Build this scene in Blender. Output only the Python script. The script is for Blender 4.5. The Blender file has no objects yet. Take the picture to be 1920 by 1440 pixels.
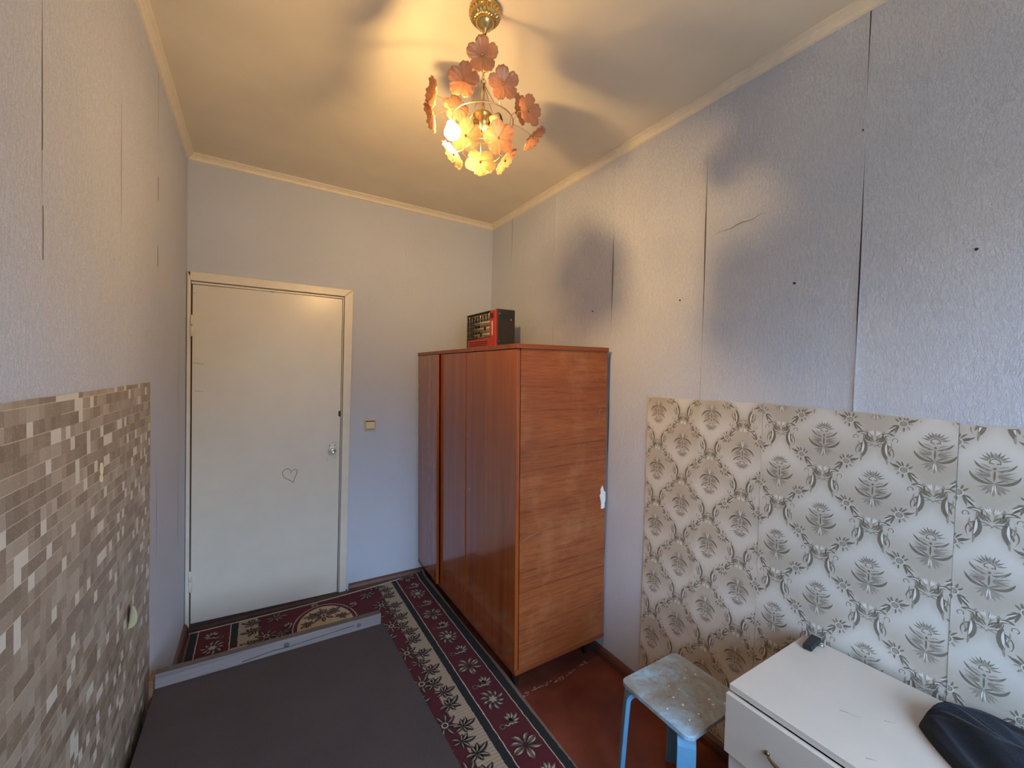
import bpy, bmesh, math, random
from mathutils import Vector, Matrix
random.seed(7)
sc = bpy.context.scene
COL = sc.collection
R = math.radians
PI = math.pi

# ------------------------------------------------------------------ room sizes (metres)
W, D, H = 1.945, 2.951, 2.70          # right wall x, back wall y, ceiling z
YF = -0.95                            # window wall, behind the photographer
CAM = Vector((0.339, 0.0, 1.510))

# ------------------------------------------------------------------ camera
def add_camera():
    yaw, pitch, roll = R(31.68), R(-1.317), R(1.42)
    fwd = Vector((math.sin(yaw)*math.cos(pitch), math.cos(yaw)*math.cos(pitch), math.sin(pitch)))
    right = Vector((math.cos(yaw), -math.sin(yaw), 0)); up = right.cross(fwd)
    r2 = right*math.cos(roll) + up*math.sin(roll); u2 = -right*math.sin(roll) + up*math.cos(roll)
    cd = bpy.data.cameras.new('camera'); co = bpy.data.objects.new('camera', cd); COL.objects.link(co)
    m = Matrix((r2, u2, -fwd)).transposed().to_4x4(); m.translation = CAM
    co.matrix_world = m
    cd.sensor_width = 36; cd.lens = 775.76*36/1920; cd.clip_start = 0.02
    sc.camera = co
add_camera()

# ------------------------------------------------------------------ light and exposure
SKY = 21.0
LAMP = 2600.0
sc.view_settings.view_transform = 'Standard'
sc.view_settings.look = 'None'
sc.view_settings.gamma = 1.0
sc.view_settings.use_curve_mapping = False
sc.view_settings.exposure = 0.0
sc.cycles.max_bounces = 7
sc.cycles.diffuse_bounces = 4
sc.cycles.use_adaptive_sampling = True
sc.cycles.adaptive_threshold = 0.02
sc.cycles.glossy_bounces = 4
sc.cycles.transparent_max_bounces = 12
sc.cycles.caustics_reflective = False
sc.cycles.caustics_refractive = False
sc.cycles.sample_clamp_indirect = 6.0
sc.cycles.use_denoising = True

def add_world():
    w = bpy.data.worlds.new('sky'); sc.world = w; w.use_nodes = True
    nt = w.node_tree; nt.nodes.clear()
    out = nt.nodes.new('ShaderNodeOutputWorld'); bg = nt.nodes.new('ShaderNodeBackground')
    tc = nt.nodes.new('ShaderNodeTexCoord'); sx = nt.nodes.new('ShaderNodeSeparateXYZ')
    cr = nt.nodes.new('ShaderNodeValToRGB')
    mr = nt.nodes.new('ShaderNodeMapRange'); mr.inputs[1].default_value = -1; mr.inputs[2].default_value = 1
    nt.links.new(tc.outputs['Generated'], sx.inputs[0]); nt.links.new(sx.outputs[2], mr.inputs[0])
    nt.links.new(mr.outputs[0], cr.inputs[0])
    e = cr.color_ramp.elements
    e[0].position = 0.0; e[0].color = (0.10, 0.10, 0.09, 1)     # ground
    e[1].position = 1.0; e[1].color = (0.42, 0.66, 1.0, 1)      # zenith
    for p, c in ((0.50, (0.12, 0.13, 0.12)), (0.56, (0.16, 0.18, 0.17)), (0.62, (0.52, 0.73, 1.0))):
        k = e.new(p); k.color = (*c, 1)
    nt.links.new(cr.outputs[0], bg.inputs[0]); bg.inputs[1].default_value = SKY
    nt.links.new(bg.outputs[0], out.inputs[0])
add_world()
WIN = (0.22, 1.74, 0.82, 2.30)        # x0 x1 z0 z1 of the window opening
def add_portal():
    l = bpy.data.lights.new('window_portal', 'AREA'); l.shape = 'RECTANGLE'
    l.size = WIN[1]-WIN[0]; l.size_y = WIN[3]-WIN[2]; l.cycles.is_portal = True
    o = bpy.data.objects.new('window_portal', l); COL.objects.link(o)
    o.location = ((WIN[0]+WIN[1])/2, YF-0.28, (WIN[2]+WIN[3])/2); o.rotation_euler = (R(90), 0, 0)
    o['kind'] = 'helper'
add_portal()

# ------------------------------------------------------------------ materials
class NT:
    def __init__(s, name):
        s.m = bpy.data.materials.new(name); s.m.use_nodes = True; s.t = s.m.node_tree
        s.b = s.t.nodes['Principled BSDF']; s.out = s.t.nodes['Material Output']
    def n(s, typ, **kw):
        x = s.t.nodes.new('ShaderNode'+typ)
        for k, v in kw.items(): setattr(x, k, v)
        return x
    def l(s, a, b): s.t.links.new(a, b)
    def val(s, sock, v):
        if hasattr(v, 'is_output'): s.l(v, sock)
        else: sock.default_value = v
    def math(s, op, a, b=0.0, c=None, clamp=False):
        x = s.n('Math', operation=op, use_clamp=clamp); s.val(x.inputs[0], a); s.val(x.inputs[1], b)
        if c is not None: s.val(x.inputs[2], c)
        return x.outputs[0]
    def mix(s, f, a, b, blend='MIX'):
        x = s.n('Mix', data_type='RGBA', blend_type=blend); s.val(x.inputs[0], f)
        for i, v in ((6, a), (7, b)):
            if hasattr(v, 'is_output'): s.l(v, x.inputs[i])
            else: x.inputs[i].default_value = (*v[:3], 1)
        return x.outputs[2]
    def obj(s): return s.n('TexCoord').outputs['Object']
    def mapping(s, vec, loc=(0,0,0), rot=(0,0,0), scale=(1,1,1)):
        x = s.n('Mapping'); s.l(vec, x.inputs[0])
        x.inputs[1].default_value = loc; x.inputs[2].default_value = rot; x.inputs[3].default_value = scale
        return x.outputs[0]
    def noise(s, vec, scale, detail=4, rough=0.5, dist=0.0):
        x = s.n('TexNoise'); s.l(vec, x.inputs['Vector']); x.inputs['Scale'].default_value = scale
        x.inputs['Detail'].default_value = detail; x.inputs['Roughness'].default_value = rough
        x.inputs['Distortion'].default_value = dist
        return x.outputs[0]
    def ramp(s, f, stops):
        x = s.n('ValToRGB'); s.l(f, x.inputs[0]); e = x.color_ramp.elements
        while len(e) < len(stops): e.new(0.5)
        for i, (p, c) in enumerate(stops):
            e[i].position = p; e[i].color = (*c, 1) if len(c) == 3 else c
        return x.outputs[0]
    def bump(s, h, strength=0.2, dist=0.01):
        x = s.n('Bump'); s.l(h, x.inputs['Height']); x.inputs['Strength'].default_value = strength
        x.inputs['Distance'].default_value = dist; s.l(x.outputs[0], s.b.inputs['Normal'])
    def base(s, c): s.val(s.b.inputs['Base Color'], c if hasattr(c, 'is_output') else (*c, 1))
    def rough(s, r): s.val(s.b.inputs['Roughness'], r)

def srgb(r, g, b):
    f = lambda c: (c/255/12.92) if c/255 <= 0.04045 else ((c/255+0.055)/1.055)**2.4
    return (f(r), f(g), f(b))

def plain(name, col, rough=0.5, metal=0.0, var=0.12, vscale=30, bump=0.0, bscale=200, spec=None):
    m = NT(name); o = m.obj()
    nz = m.noise(o, vscale, 5, 0.6)
    lo = tuple(c*(1-var) for c in col); hi = tuple(min(1, c*(1+var)) for c in col)
    m.base(m.ramp(nz, [(0.3, lo), (0.7, hi)])); m.rough(rough); m.b.inputs['Metallic'].default_value = metal
    if spec is not None: m.b.inputs['Specular IOR Level'].default_value = spec
    if bump: m.bump(m.noise(o, bscale, 4, 0.6), bump, 0.002)
    return m.m

def wall_mat(name, col, warm):
    m = NT(name); o = m.obj()
    blot = m.noise(o, 2.2, 5, 0.6)
    c = m.ramp(blot, [(0.3, col), (0.62, tuple(a*0.95 for a in col)), (0.75, warm)])
    fib = m.noise(m.mapping(o, rot=(R(20), R(15), R(10)), scale=(1, 1, 0.55)), 120, 4, 0.75, 2.2)
    c = m.mix(m.math('MULTIPLY', fib, 0.34), c, tuple(a*0.70 for a in col))
    m.base(c); m.rough(0.85); m.b.inputs['Specular IOR Level'].default_value = 0.25
    m.bump(fib, 0.9, 0.005)
    return m.m

def wood_mat(name, dark, mid, light, rough, grain_axis, seed=0.0, coat=0.0, fig=1.0, bump=0.25):
    """grain_axis: 0 x, 1 y, 2 z - the direction the fibres run"""
    m = NT(name); o = m.obj()
    st = [14, 14, 14]; st[grain_axis] = 0.8
    v = m.mapping(o, loc=(seed, seed*1.3, seed*0.7), scale=tuple(st))
    big = m.noise(v, 1.0, 4, 0.55, 0.6)
    st2 = [120, 120, 120]; st2[grain_axis] = 4
    fine = m.noise(m.mapping(o, loc=(seed, 0, 0), scale=tuple(st2)), 1.0, 4, 0.65)
    c = m.ramp(big, [(0.28, dark), (0.45, mid), (0.62, light), (0.78, mid)])
    c = m.mix(m.math('MULTIPLY', fine, 0.55*fig), c, tuple(a*0.45 for a in mid))
    m.base(c); m.rough(rough)
    if coat:
        m.b.inputs['Coat Weight'].default_value = coat; m.b.inputs['Coat Roughness'].default_value = 0.06
    if bump: m.bump(fine, bump, 0.001)
    return m.m

def side_veneer():
    """teak veneer with sloping dark figure lines, dull and scuffed lacquer"""
    m = NT('teak_side_veneer'); o = m.obj()
    v = m.mapping(o, rot=(0, R(9), 0), scale=(0.9, 1.0, 5.0))
    wv = m.n('TexWave', wave_type='BANDS', bands_direction='Z', wave_profile='SAW'); m.l(v, wv.inputs['Vector'])
    wv.inputs['Scale'].default_value = 0.22; wv.inputs['Distortion'].default_value = 5.0
    wv.inputs['Detail'].default_value = 3; wv.inputs['Detail Scale'].default_value = 0.7; wv.inputs['Detail Roughness'].default_value = 0.5
    lines = m.ramp(wv.outputs['Fac'], [(0.0, srgb(92, 44, 20)), (0.022, srgb(158, 84, 42)), (0.35, srgb(170, 94, 48)), (0.62, srgb(156, 82, 42)), (0.64, srgb(116, 58, 27)), (0.66, srgb(162, 88, 45)), (0.975, srgb(150, 78, 38)), (1.0, srgb(92, 44, 20))])
    fine = m.noise(m.mapping(o, rot=(0, R(7), 0), scale=(9, 9, 210)), 1.0, 5, 0.7)
    lm = m.ramp(m.noise(m.mapping(o, scale=(3, 1, 4)), 1.3, 3), [(0.40, (0.25,)*3), (0.58, (1, 1, 1))])
    lines = m.mix(lm, srgb(160, 86, 44), lines)
    streak = m.noise(m.mapping(o, rot=(0, R(9), 0), scale=(2.2, 2, 55)), 1.0, 5, 0.65, 0.3)
    lines = m.mix(m.ramp(streak, [(0.35, (0.6,)*3), (0.55, (0, 0, 0))]), lines, srgb(126, 62, 30))
    c = m.mix(m.math('MULTIPLY', m.math('SUBTRACT', fine, 0.45, clamp=True), 3.2, clamp=True), lines, srgb(104, 50, 23))
    blot = m.noise(o, 3.5, 5, 0.65)
    c = m.mix(m.ramp(blot, [(0.5, (0, 0, 0)), (0.72, (0.45,)*3)]), c, srgb(190, 132, 88))
    m.base(c)
    m.rough(m.math('ADD', 0.33, m.math('MULTIPLY', fine, 0.25)))
    m.bump(fine, 0.5, 0.0015)
    return m.m

M = {}
LAV = (0.72, 0.765, 0.88); LAVW = (0.73, 0.75, 0.82)
M['wall'] = wall_mat('lavender_fibre_wallpaper', LAV, LAVW)
M['plaster'] = plain('pale_plaster', (0.45, 0.45, 0.50), 0.9)
M['seam'] = plain('dark_plaster_backing', srgb(70, 62, 58), 0.95)
M['crack'] = plain('crack_shade_grey', srgb(132, 122, 112), 0.95)  # grey standing in for the shade inside the paper cracks
M['ceiling'] = plain('whitewashed_ceiling', (0.84, 0.76, 0.60), 0.9, var=0.05, vscale=3, bump=0.12, bscale=160)
M['cornice'] = plain('cream_painted_cornice', (0.82, 0.74, 0.60), 0.5, var=0.05)
M['doorpaint'] = plain('cream_gloss_door_paint', (0.74, 0.69, 0.60), 0.28, var=0.035, vscale=5, bump=0.08, bscale=24)
M['casing'] = plain('cream_gloss_casing_paint', (0.76, 0.70, 0.60), 0.35, var=0.05, vscale=12, bump=0.12, bscale=60)
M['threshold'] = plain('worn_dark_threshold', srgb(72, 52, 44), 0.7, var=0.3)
M['steel'] = plain('worn_steel', (0.50, 0.47, 0.43), 0.35, 1.0, var=0.15)
M['steel_bright'] = plain('bright_steel', (0.80, 0.78, 0.74), 0.2, 1.0, var=0.05)
M['dark'] = plain('black_parts_recess_shade', (0.03, 0.025, 0.022), 0.9)  # black parts, and painted shade inside holes, slots and gaps
M['ink'] = plain('pen_ink', (0.05, 0.045, 0.05), 0.8)
M['switch'] = plain('yellowed_switch_plastic', srgb(214, 198, 160), 0.4, var=0.04)
M['skirting'] = plain('brown_painted_skirting', srgb(96, 62, 50), 0.5, var=0.25, vscale=18)
M['door_wood'] = wood_mat('lacquered_front_wood', srgb(142, 68, 27), srgb(156, 77, 31), srgb(170, 88, 38), 0.2, 2, 1.0, coat=0.5, fig=0.2, bump=0.0)
M['edge_wood'] = wood_mat('lacquered_edge_wood', srgb(110, 52, 28), srgb(138, 70, 40), srgb(158, 84, 50), 0.3, 0, 3.0, fig=0.5, bump=0.05)
M['edge_wood_v'] = wood_mat('lacquered_vertical_edge', srgb(104, 48, 26), srgb(130, 64, 36), srgb(148, 76, 44), 0.3, 2, 3.0, fig=0.5, bump=0.05)
M['side'] = side_veneer()
M['legwood'] = plain('dark_stained_leg', srgb(40, 28, 22), 0.5)
M['white_paint'] = plain('white_paint_splash', (0.78, 0.77, 0.76), 0.6, var=0.08)
M['brass'] = plain('polished_brass', (0.70, 0.50, 0.20), 0.22, 1.0, var=0.1)
M['brass_wire'] = plain('gilded_wire', (0.86, 0.68, 0.38), 0.3, 1.0, var=0.05)
M['socket'] = plain('cream_lamp_socket', srgb(205, 180, 130), 0.4)
M['plank'] = wood_mat('weathered_grey_plank', srgb(88, 78, 78), srgb(122, 110, 110), srgb(146, 134, 132), 0.8, 0, 5.0, fig=0.9, bump=0.5)
M['plank_top'] = plain('dark_plank_edge', srgb(88, 80, 76), 0.85, var=0.15)  # darker tone for the plank's top face and knots
M['brownwood'] = plain('brown_bed_post', srgb(120, 84, 60), 0.7, var=0.2)
M['stoolblue'] = plain('light_blue_gloss_paint', srgb(98, 152, 190), 0.35, var=0.06, vscale=25)
M['laminate'] = plain('offwhite_laminate', srgb(206, 194, 182), 0.38, var=0.03, vscale=9)
M['chest_edge'] = plain('offwhite_laminate_edge', srgb(196, 190, 186), 0.5, var=0.04)
M['chest_in'] = plain('fibreboard_gap_shade', srgb(110, 100, 92), 0.8)  # inner boards, their brown also painting the shade in drawer gaps
M['scratch'] = plain('grey_scratch', srgb(150, 140, 132), 0.8)
M['antique'] = plain('antique_brass_handle', srgb(150, 130, 96), 0.3, 1.0)
M['blackplastic'] = plain('black_plastic', srgb(34, 36, 42), 0.4, var=0.1)
M['heater_shell'] = plain('black_heater_shell', srgb(46, 42, 40), 0.5, var=0.12)
M['heater_red'] = plain('red_heater_plastic', srgb(190, 52, 40), 0.4, var=0.08)
M['reflector'] = plain('dulled_reflector', srgb(200, 182, 146), 0.4, 0.35, var=0.12)
M['ceramic'] = plain('ceramic_heating_tube', srgb(220, 212, 190), 0.5)
M['chrome_wire'] = plain('chrome_grille_wire', (0.75, 0.70, 0.60), 0.25, 1.0)
M['floor'] = None
M['peel'] = plain('cream_paper_back', srgb(216, 204, 164), 0.8, var=0.06)
M['winframe'] = plain('white_window_frame', (0.8, 0.8, 0.8), 0.4)

def floor_mat():
    m = NT('red_brown_floor_paint'); o = m.obj()
    nz = m.noise(o, 5, 6, 0.65)
    c = m.ramp(nz, [(0.3, srgb(88, 40, 30)), (0.55, srgb(114, 56, 40)), (0.75, srgb(132, 68, 50))])
    m.base(c); m.rough(m.math('ADD', 0.35, m.math('MULTIPLY', nz, 0.25))); m.bump(m.noise(o, 40, 4), 0.1, 0.003)
    return m.m
M['floor'] = floor_mat()

def seat_mat():
    m = NT('worn_blue_grey_seat'); o = m.obj()
    a = m.noise(o, 9, 6, 0.7, 0.5)
    c = m.ramp(a, [(0.36, srgb(132, 130, 124)), (0.46, srgb(146, 149, 150)), (0.54, srgb(150, 164, 174)), (0.64, srgb(156, 194, 220))])
    b = m.noise(o, 70, 5, 0.7)
    c = m.mix(m.ramp(b, [(0.55, (0, 0, 0)), (0.7, (0.6,)*3)]), c, srgb(108, 100, 90))
    m.base(c); m.rough(0.65); m.bump(b, 0.3, 0.002)
    return m.m
M['seat'] = seat_mat()

def sheet_mat():
    m = NT('dark_grey_fibre_sheet'); o = m.obj()
    a = m.noise(o, 3, 5, 0.6); f = m.noise(o, 260, 3, 0.7)
    c = m.ramp(a, [(0.3, srgb(56, 50, 50)), (0.7, srgb(66, 58, 60))])
    c = m.mix(m.ramp(f, [(0.5, (0, 0, 0)), (0.75, (0.35,)*3)]), c, srgb(92, 84, 84))
    m.base(c); m.rough(0.9); m.bump(f, 0.3, 0.002)
    return m.m
M['sheet'] = sheet_mat()

def cloth_mat():
    m = NT('dark_navy_fleece'); o = m.obj()
    f = m.noise(o, 420, 3, 0.7)
    m.base(m.ramp(f, [(0.3, srgb(33, 35, 41)), (0.7, srgb(50, 52, 59))])); m.rough(0.95)
    m.b.inputs['Specular IOR Level'].default_value = 0.1; m.b.inputs['Sheen Weight'].default_value = 0.08; m.b.inputs['Sheen Roughness'].default_value = 0.5
    m.bump(f, 0.4, 0.002)
    return m.m
M['cloth'] = cloth_mat()

def tile_print():
    """flat printed mosaic paper: rows of 27 mm with 24 mm cells in taupe tones"""
    m = NT('printed_mosaic_paper'); o = m.obj()
    s = m.n('SeparateXYZ'); m.l(o, s.inputs[0])
    rowf = m.math('DIVIDE', s.outputs[2], 0.0268); row = m.math('FLOOR', rowf)
    colf = m.math('DIVIDE', s.outputs[1], 0.0245); col = m.math('FLOOR', colf)
    def wn(a, b, off):
        cx = m.n('CombineXYZ'); m.val(cx.inputs[0], a); m.val(cx.inputs[1], b); cx.inputs[2].default_value = off
        w = m.n('TexWhiteNoise', noise_dimensions='3D'); m.l(cx.outputs[0], w.inputs[0]); return w.outputs[0]
    r1 = wn(row, col, 0.5)
    wide = wn(row, m.math('FLOOR', m.math('DIVIDE', m.math('ADD', col, m.math('MULTIPLY', wn(row, 3.0, 1.5), 3)), 3.0)), 2.5)
    tone = m.math('ADD', m.math('MULTIPLY', wide, 0.6), m.math('MULTIPLY', r1, 0.4))
    c = m.ramp(tone, [(0.0, srgb(128, 112, 96)), (0.30, srgb(140, 124, 108)), (0.5, srgb(154, 140, 124)), (0.68, srgb(168, 156, 140)), (1.0, srgb(188, 180, 166))])
    white = m.math('GREATER_THAN', wn(row, col, 7.5), 0.90)
    c = m.mix(white, c, srgb(218, 216, 206))
    fr = m.math('FRACT', rowf)
    line = m.math('LESS_THAN', fr, 0.05)
    c = m.mix(m.math('MULTIPLY', line, m.math('MULTIPLY', m.math('GREATER_THAN', wn(row, m.math('FLOOR', m.math('DIVIDE', col, 9.0)), 4.5), 0.45), 0.8)), c, srgb(222, 210, 188))
    sp = m.noise(o, 190, 4, 0.7)
    c = m.mix(m.ramp(sp, [(0.5, (0, 0, 0)), (0.72, (0.35,)*3)]), c, srgb(206, 198, 182))
    m.base(c); m.rough(0.42); m.b.inputs['Specular IOR Level'].default_value = 0.45
    m.bump(m.math('ADD', m.math('MULTIPLY', tone, 0.5), sp), 0.2, 0.001)
    return m.m
M['tile'] = tile_print()

PZ = 0.267; PY = 0.2645                # repeat of the damask paper
def damask_mat(name, y0, z0, flip):
    m = NT(name); o = m.obj(); s = m.n('SeparateXYZ'); m.l(o, s.inputs[0])
    u = m.math('DIVIDE', m.math('SUBTRACT', s.outputs[1], y0), PY)
    w = m.math('DIVIDE', m.math('SUBTRACT', s.outputs[2], z0), PZ)
    a = m.math('ADD', u, w); b = m.math('SUBTRACT', u, w)
    la = m.math('SUBTRACT', a, m.math('ROUND', a)); lb = m.math('SUBTRACT', b, m.math('ROUND', b))
    lv = m.math('MULTIPLY', m.math('SUBTRACT', la, lb), 0.5 * (-1 if flip else 1))   # -0.5 .. 0.5 inside one ogee
    f = m.n('MapRange', interpolation_type='SMOOTHSTEP'); m.l(lv, f.inputs[0]); f.inputs[1].default_value = -0.22; f.inputs[2].default_value = 0.22
    sil = m.noise(o, 60, 4, 0.6)
    edge = m.math('SUBTRACT', 0.5, m.math('MAXIMUM', m.math('ABSOLUTE', la), m.math('ABSOLUTE', lb)))
    em = m.n('MapRange', interpolation_type='SMOOTHSTEP'); m.l(edge, em.inputs[0]); em.inputs[1].default_value = 0.0; em.inputs[2].default_value = 0.17
    fm = m.n('Mix', data_type='FLOAT'); m.l(em.outputs[0], fm.inputs[0]); fm.inputs[2].default_value = 0.42; m.l(f.outputs[0], fm.inputs[3])
    c = m.mix(fm.outputs[0], srgb(190, 182, 170), srgb(216, 213, 208))
    rad = m.math('SQRT', m.math('ADD', m.math('POWER', m.math('ADD', la, lb), 2.0), m.math('POWER', m.math('SUBTRACT', la, lb), 2.0)))
    wash = m.n('MapRange', interpolation_type='SMOOTHSTEP'); m.l(rad, wash.inputs[0]); wash.inputs[1].default_value = 0.34; wash.inputs[2].default_value = 0.05
    c = m.mix(m.math('MULTIPLY', wash.outputs[0], 0.45), c, srgb(166, 158, 146))
    c = m.mix(m.math('MULTIPLY', sil, 0.12), c, srgb(170, 160, 146))
    m.base(c); m.rough(0.45); m.b.inputs['Specular IOR Level'].default_value = 0.4
    m.bump(m.noise(o, 7, 3), 0.15, 0.01)
    return m.m
M['print_dark'] = plain('damask_print_dark', srgb(124, 118, 106), 0.5)
M['print_mid'] = plain('damask_print_mid', srgb(162, 155, 144), 0.5)
M['print_light'] = plain('damask_print_light', srgb(228, 226, 222), 0.5)

def rug_mat():
    m = NT('machine_woven_rug'); o = m.obj(); s = m.n('SeparateXYZ'); m.l(o, s.inputs[0])
    wob = m.math('MULTIPLY', m.math('SUBTRACT', m.noise(o, 60, 3), 0.5), 0.008)
    xx = m.math('ABSOLUTE', m.math('ADD', m.math('SUBTRACT', s.outputs[0], 0.0), wob))   # distance from the long axis
    bur, drk, bei, crm = srgb(92, 24, 36), srgb(34, 36, 38), srgb(186, 168, 142), srgb(214, 200, 176)
    x = m.n('ValToRGB'); x.color_ramp.interpolation = 'CONSTANT'; e = x.color_ramp.elements
    stops = [(0.0, bur), (0.352, bei), (0.452, drk), (0.486, crm), (0.4895, bur), (0.640, crm), (0.6445, drk), (0.676, srgb(132, 112, 96))]
    while len(e) < len(stops): e.new(0.5)
    for i, (p, c) in enumerate(stops): e[i].position = p; e[i].color = (*c, 1)
    m.l(xx, x.inputs[0])
    rib = m.math('SINE', m.math('MULTIPLY', s.outputs[1], 2*PI/0.016))
    isb = m.math('MULTIPLY', m.math('GREATER_THAN', xx, 0.352), m.math('LESS_THAN', xx, 0.452))
    c = m.mix(m.math('MULTIPLY', isb, m.math('MULTIPLY', m.math('GREATER_THAN', rib, 0.2), 0.35)), x.outputs[0], srgb(128, 108, 90))
    pile = m.noise(o, 330, 3, 0.7)
    c = m.mix(m.math('MULTIPLY', pile, 0.35), c, (0.02, 0.015, 0.015))
    m.base(c); m.rough(0.95); m.bump(pile, 0.6, 0.003)
    return m.m
M['rug'] = rug_mat()
M['r_cream'] = plain('rug_cream_yarn', srgb(176, 160, 140), 0.95, var=0.2, vscale=120)
M['r_grey'] = plain('rug_grey_yarn', srgb(104, 86, 78), 0.95, var=0.25, vscale=120)
M['r_dark'] = plain('rug_dark_yarn', srgb(52, 36, 36), 0.95, var=0.25, vscale=120)
M['r_burg'] = plain('rug_burgundy_yarn', srgb(84, 22, 34), 0.95, var=0.2, vscale=120)
M['r_beige'] = plain('rug_beige_yarn', srgb(184, 160, 128), 0.95, var=0.15, vscale=120)

def glass_flower_mat():
    m = NT('peach_frosted_glass'); t = m.t; o = m.obj()
    col = m.ramp(m.noise(o, 40, 3), [(0.3, (0.72, 0.40, 0.24)), (0.7, (0.80, 0.50, 0.32))])
    tr = m.n('BsdfTranslucent'); m.l(col, tr.inputs[0])
    di = m.n('BsdfDiffuse'); m.l(col, di.inputs[0])
    tp = m.n('BsdfTransparent'); tp.inputs[0].default_value = (1.0, 0.82, 0.64, 1)
    gl = m.n('BsdfGlossy'); gl.inputs['Roughness'].default_value = 0.15
    def mx(f, a, b):
        x = m.n('MixShader'); x.inputs[0].default_value = f; m.l(a, x.inputs[1]); m.l(b, x.inputs[2]); return x.outputs[0]
    m.l(mx(0.07, mx(0.22, mx(0.55, di.outputs[0], tr.outputs[0]), tp.outputs[0]), gl.outputs[0]), m.out.inputs[0])
    return m.m
M['flower'] = glass_flower_mat()
def bulb_mat(lit):
    m = NT('lit_bulb' if lit else 'dead_bulb')
    if lit:
        e = m.n('Emission'); e.inputs[0].default_value = (1.0, 0.61, 0.23, 1); e.inputs[1].default_value = lit
        m.l(e.outputs[0], m.out.inputs[0])
    else:
        m.base((0.85, 0.8, 0.7)); m.rough(0.1); m.b.inputs['Transmission Weight'].default_value = 0.8
    return m.m
M['bulb'] = bulb_mat(LAMP); M['bulb_neck'] = bulb_mat(LAMP*0.12); M['bulb_off'] = bulb_mat(0)
def pane_mat():
    m = NT('window_pane_glass'); tp = m.n('BsdfTransparent'); gl = m.n('BsdfGlossy'); gl.inputs['Roughness'].default_value = 0.02
    x = m.n('MixShader'); x.inputs[0].default_value = 0.06
    m.l(tp.outputs[0], x.inputs[1]); m.l(gl.outputs[0], x.inputs[2]); m.l(x.outputs[0], m.out.inputs[0])
    return m.m
M['pane'] = pane_mat()

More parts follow.
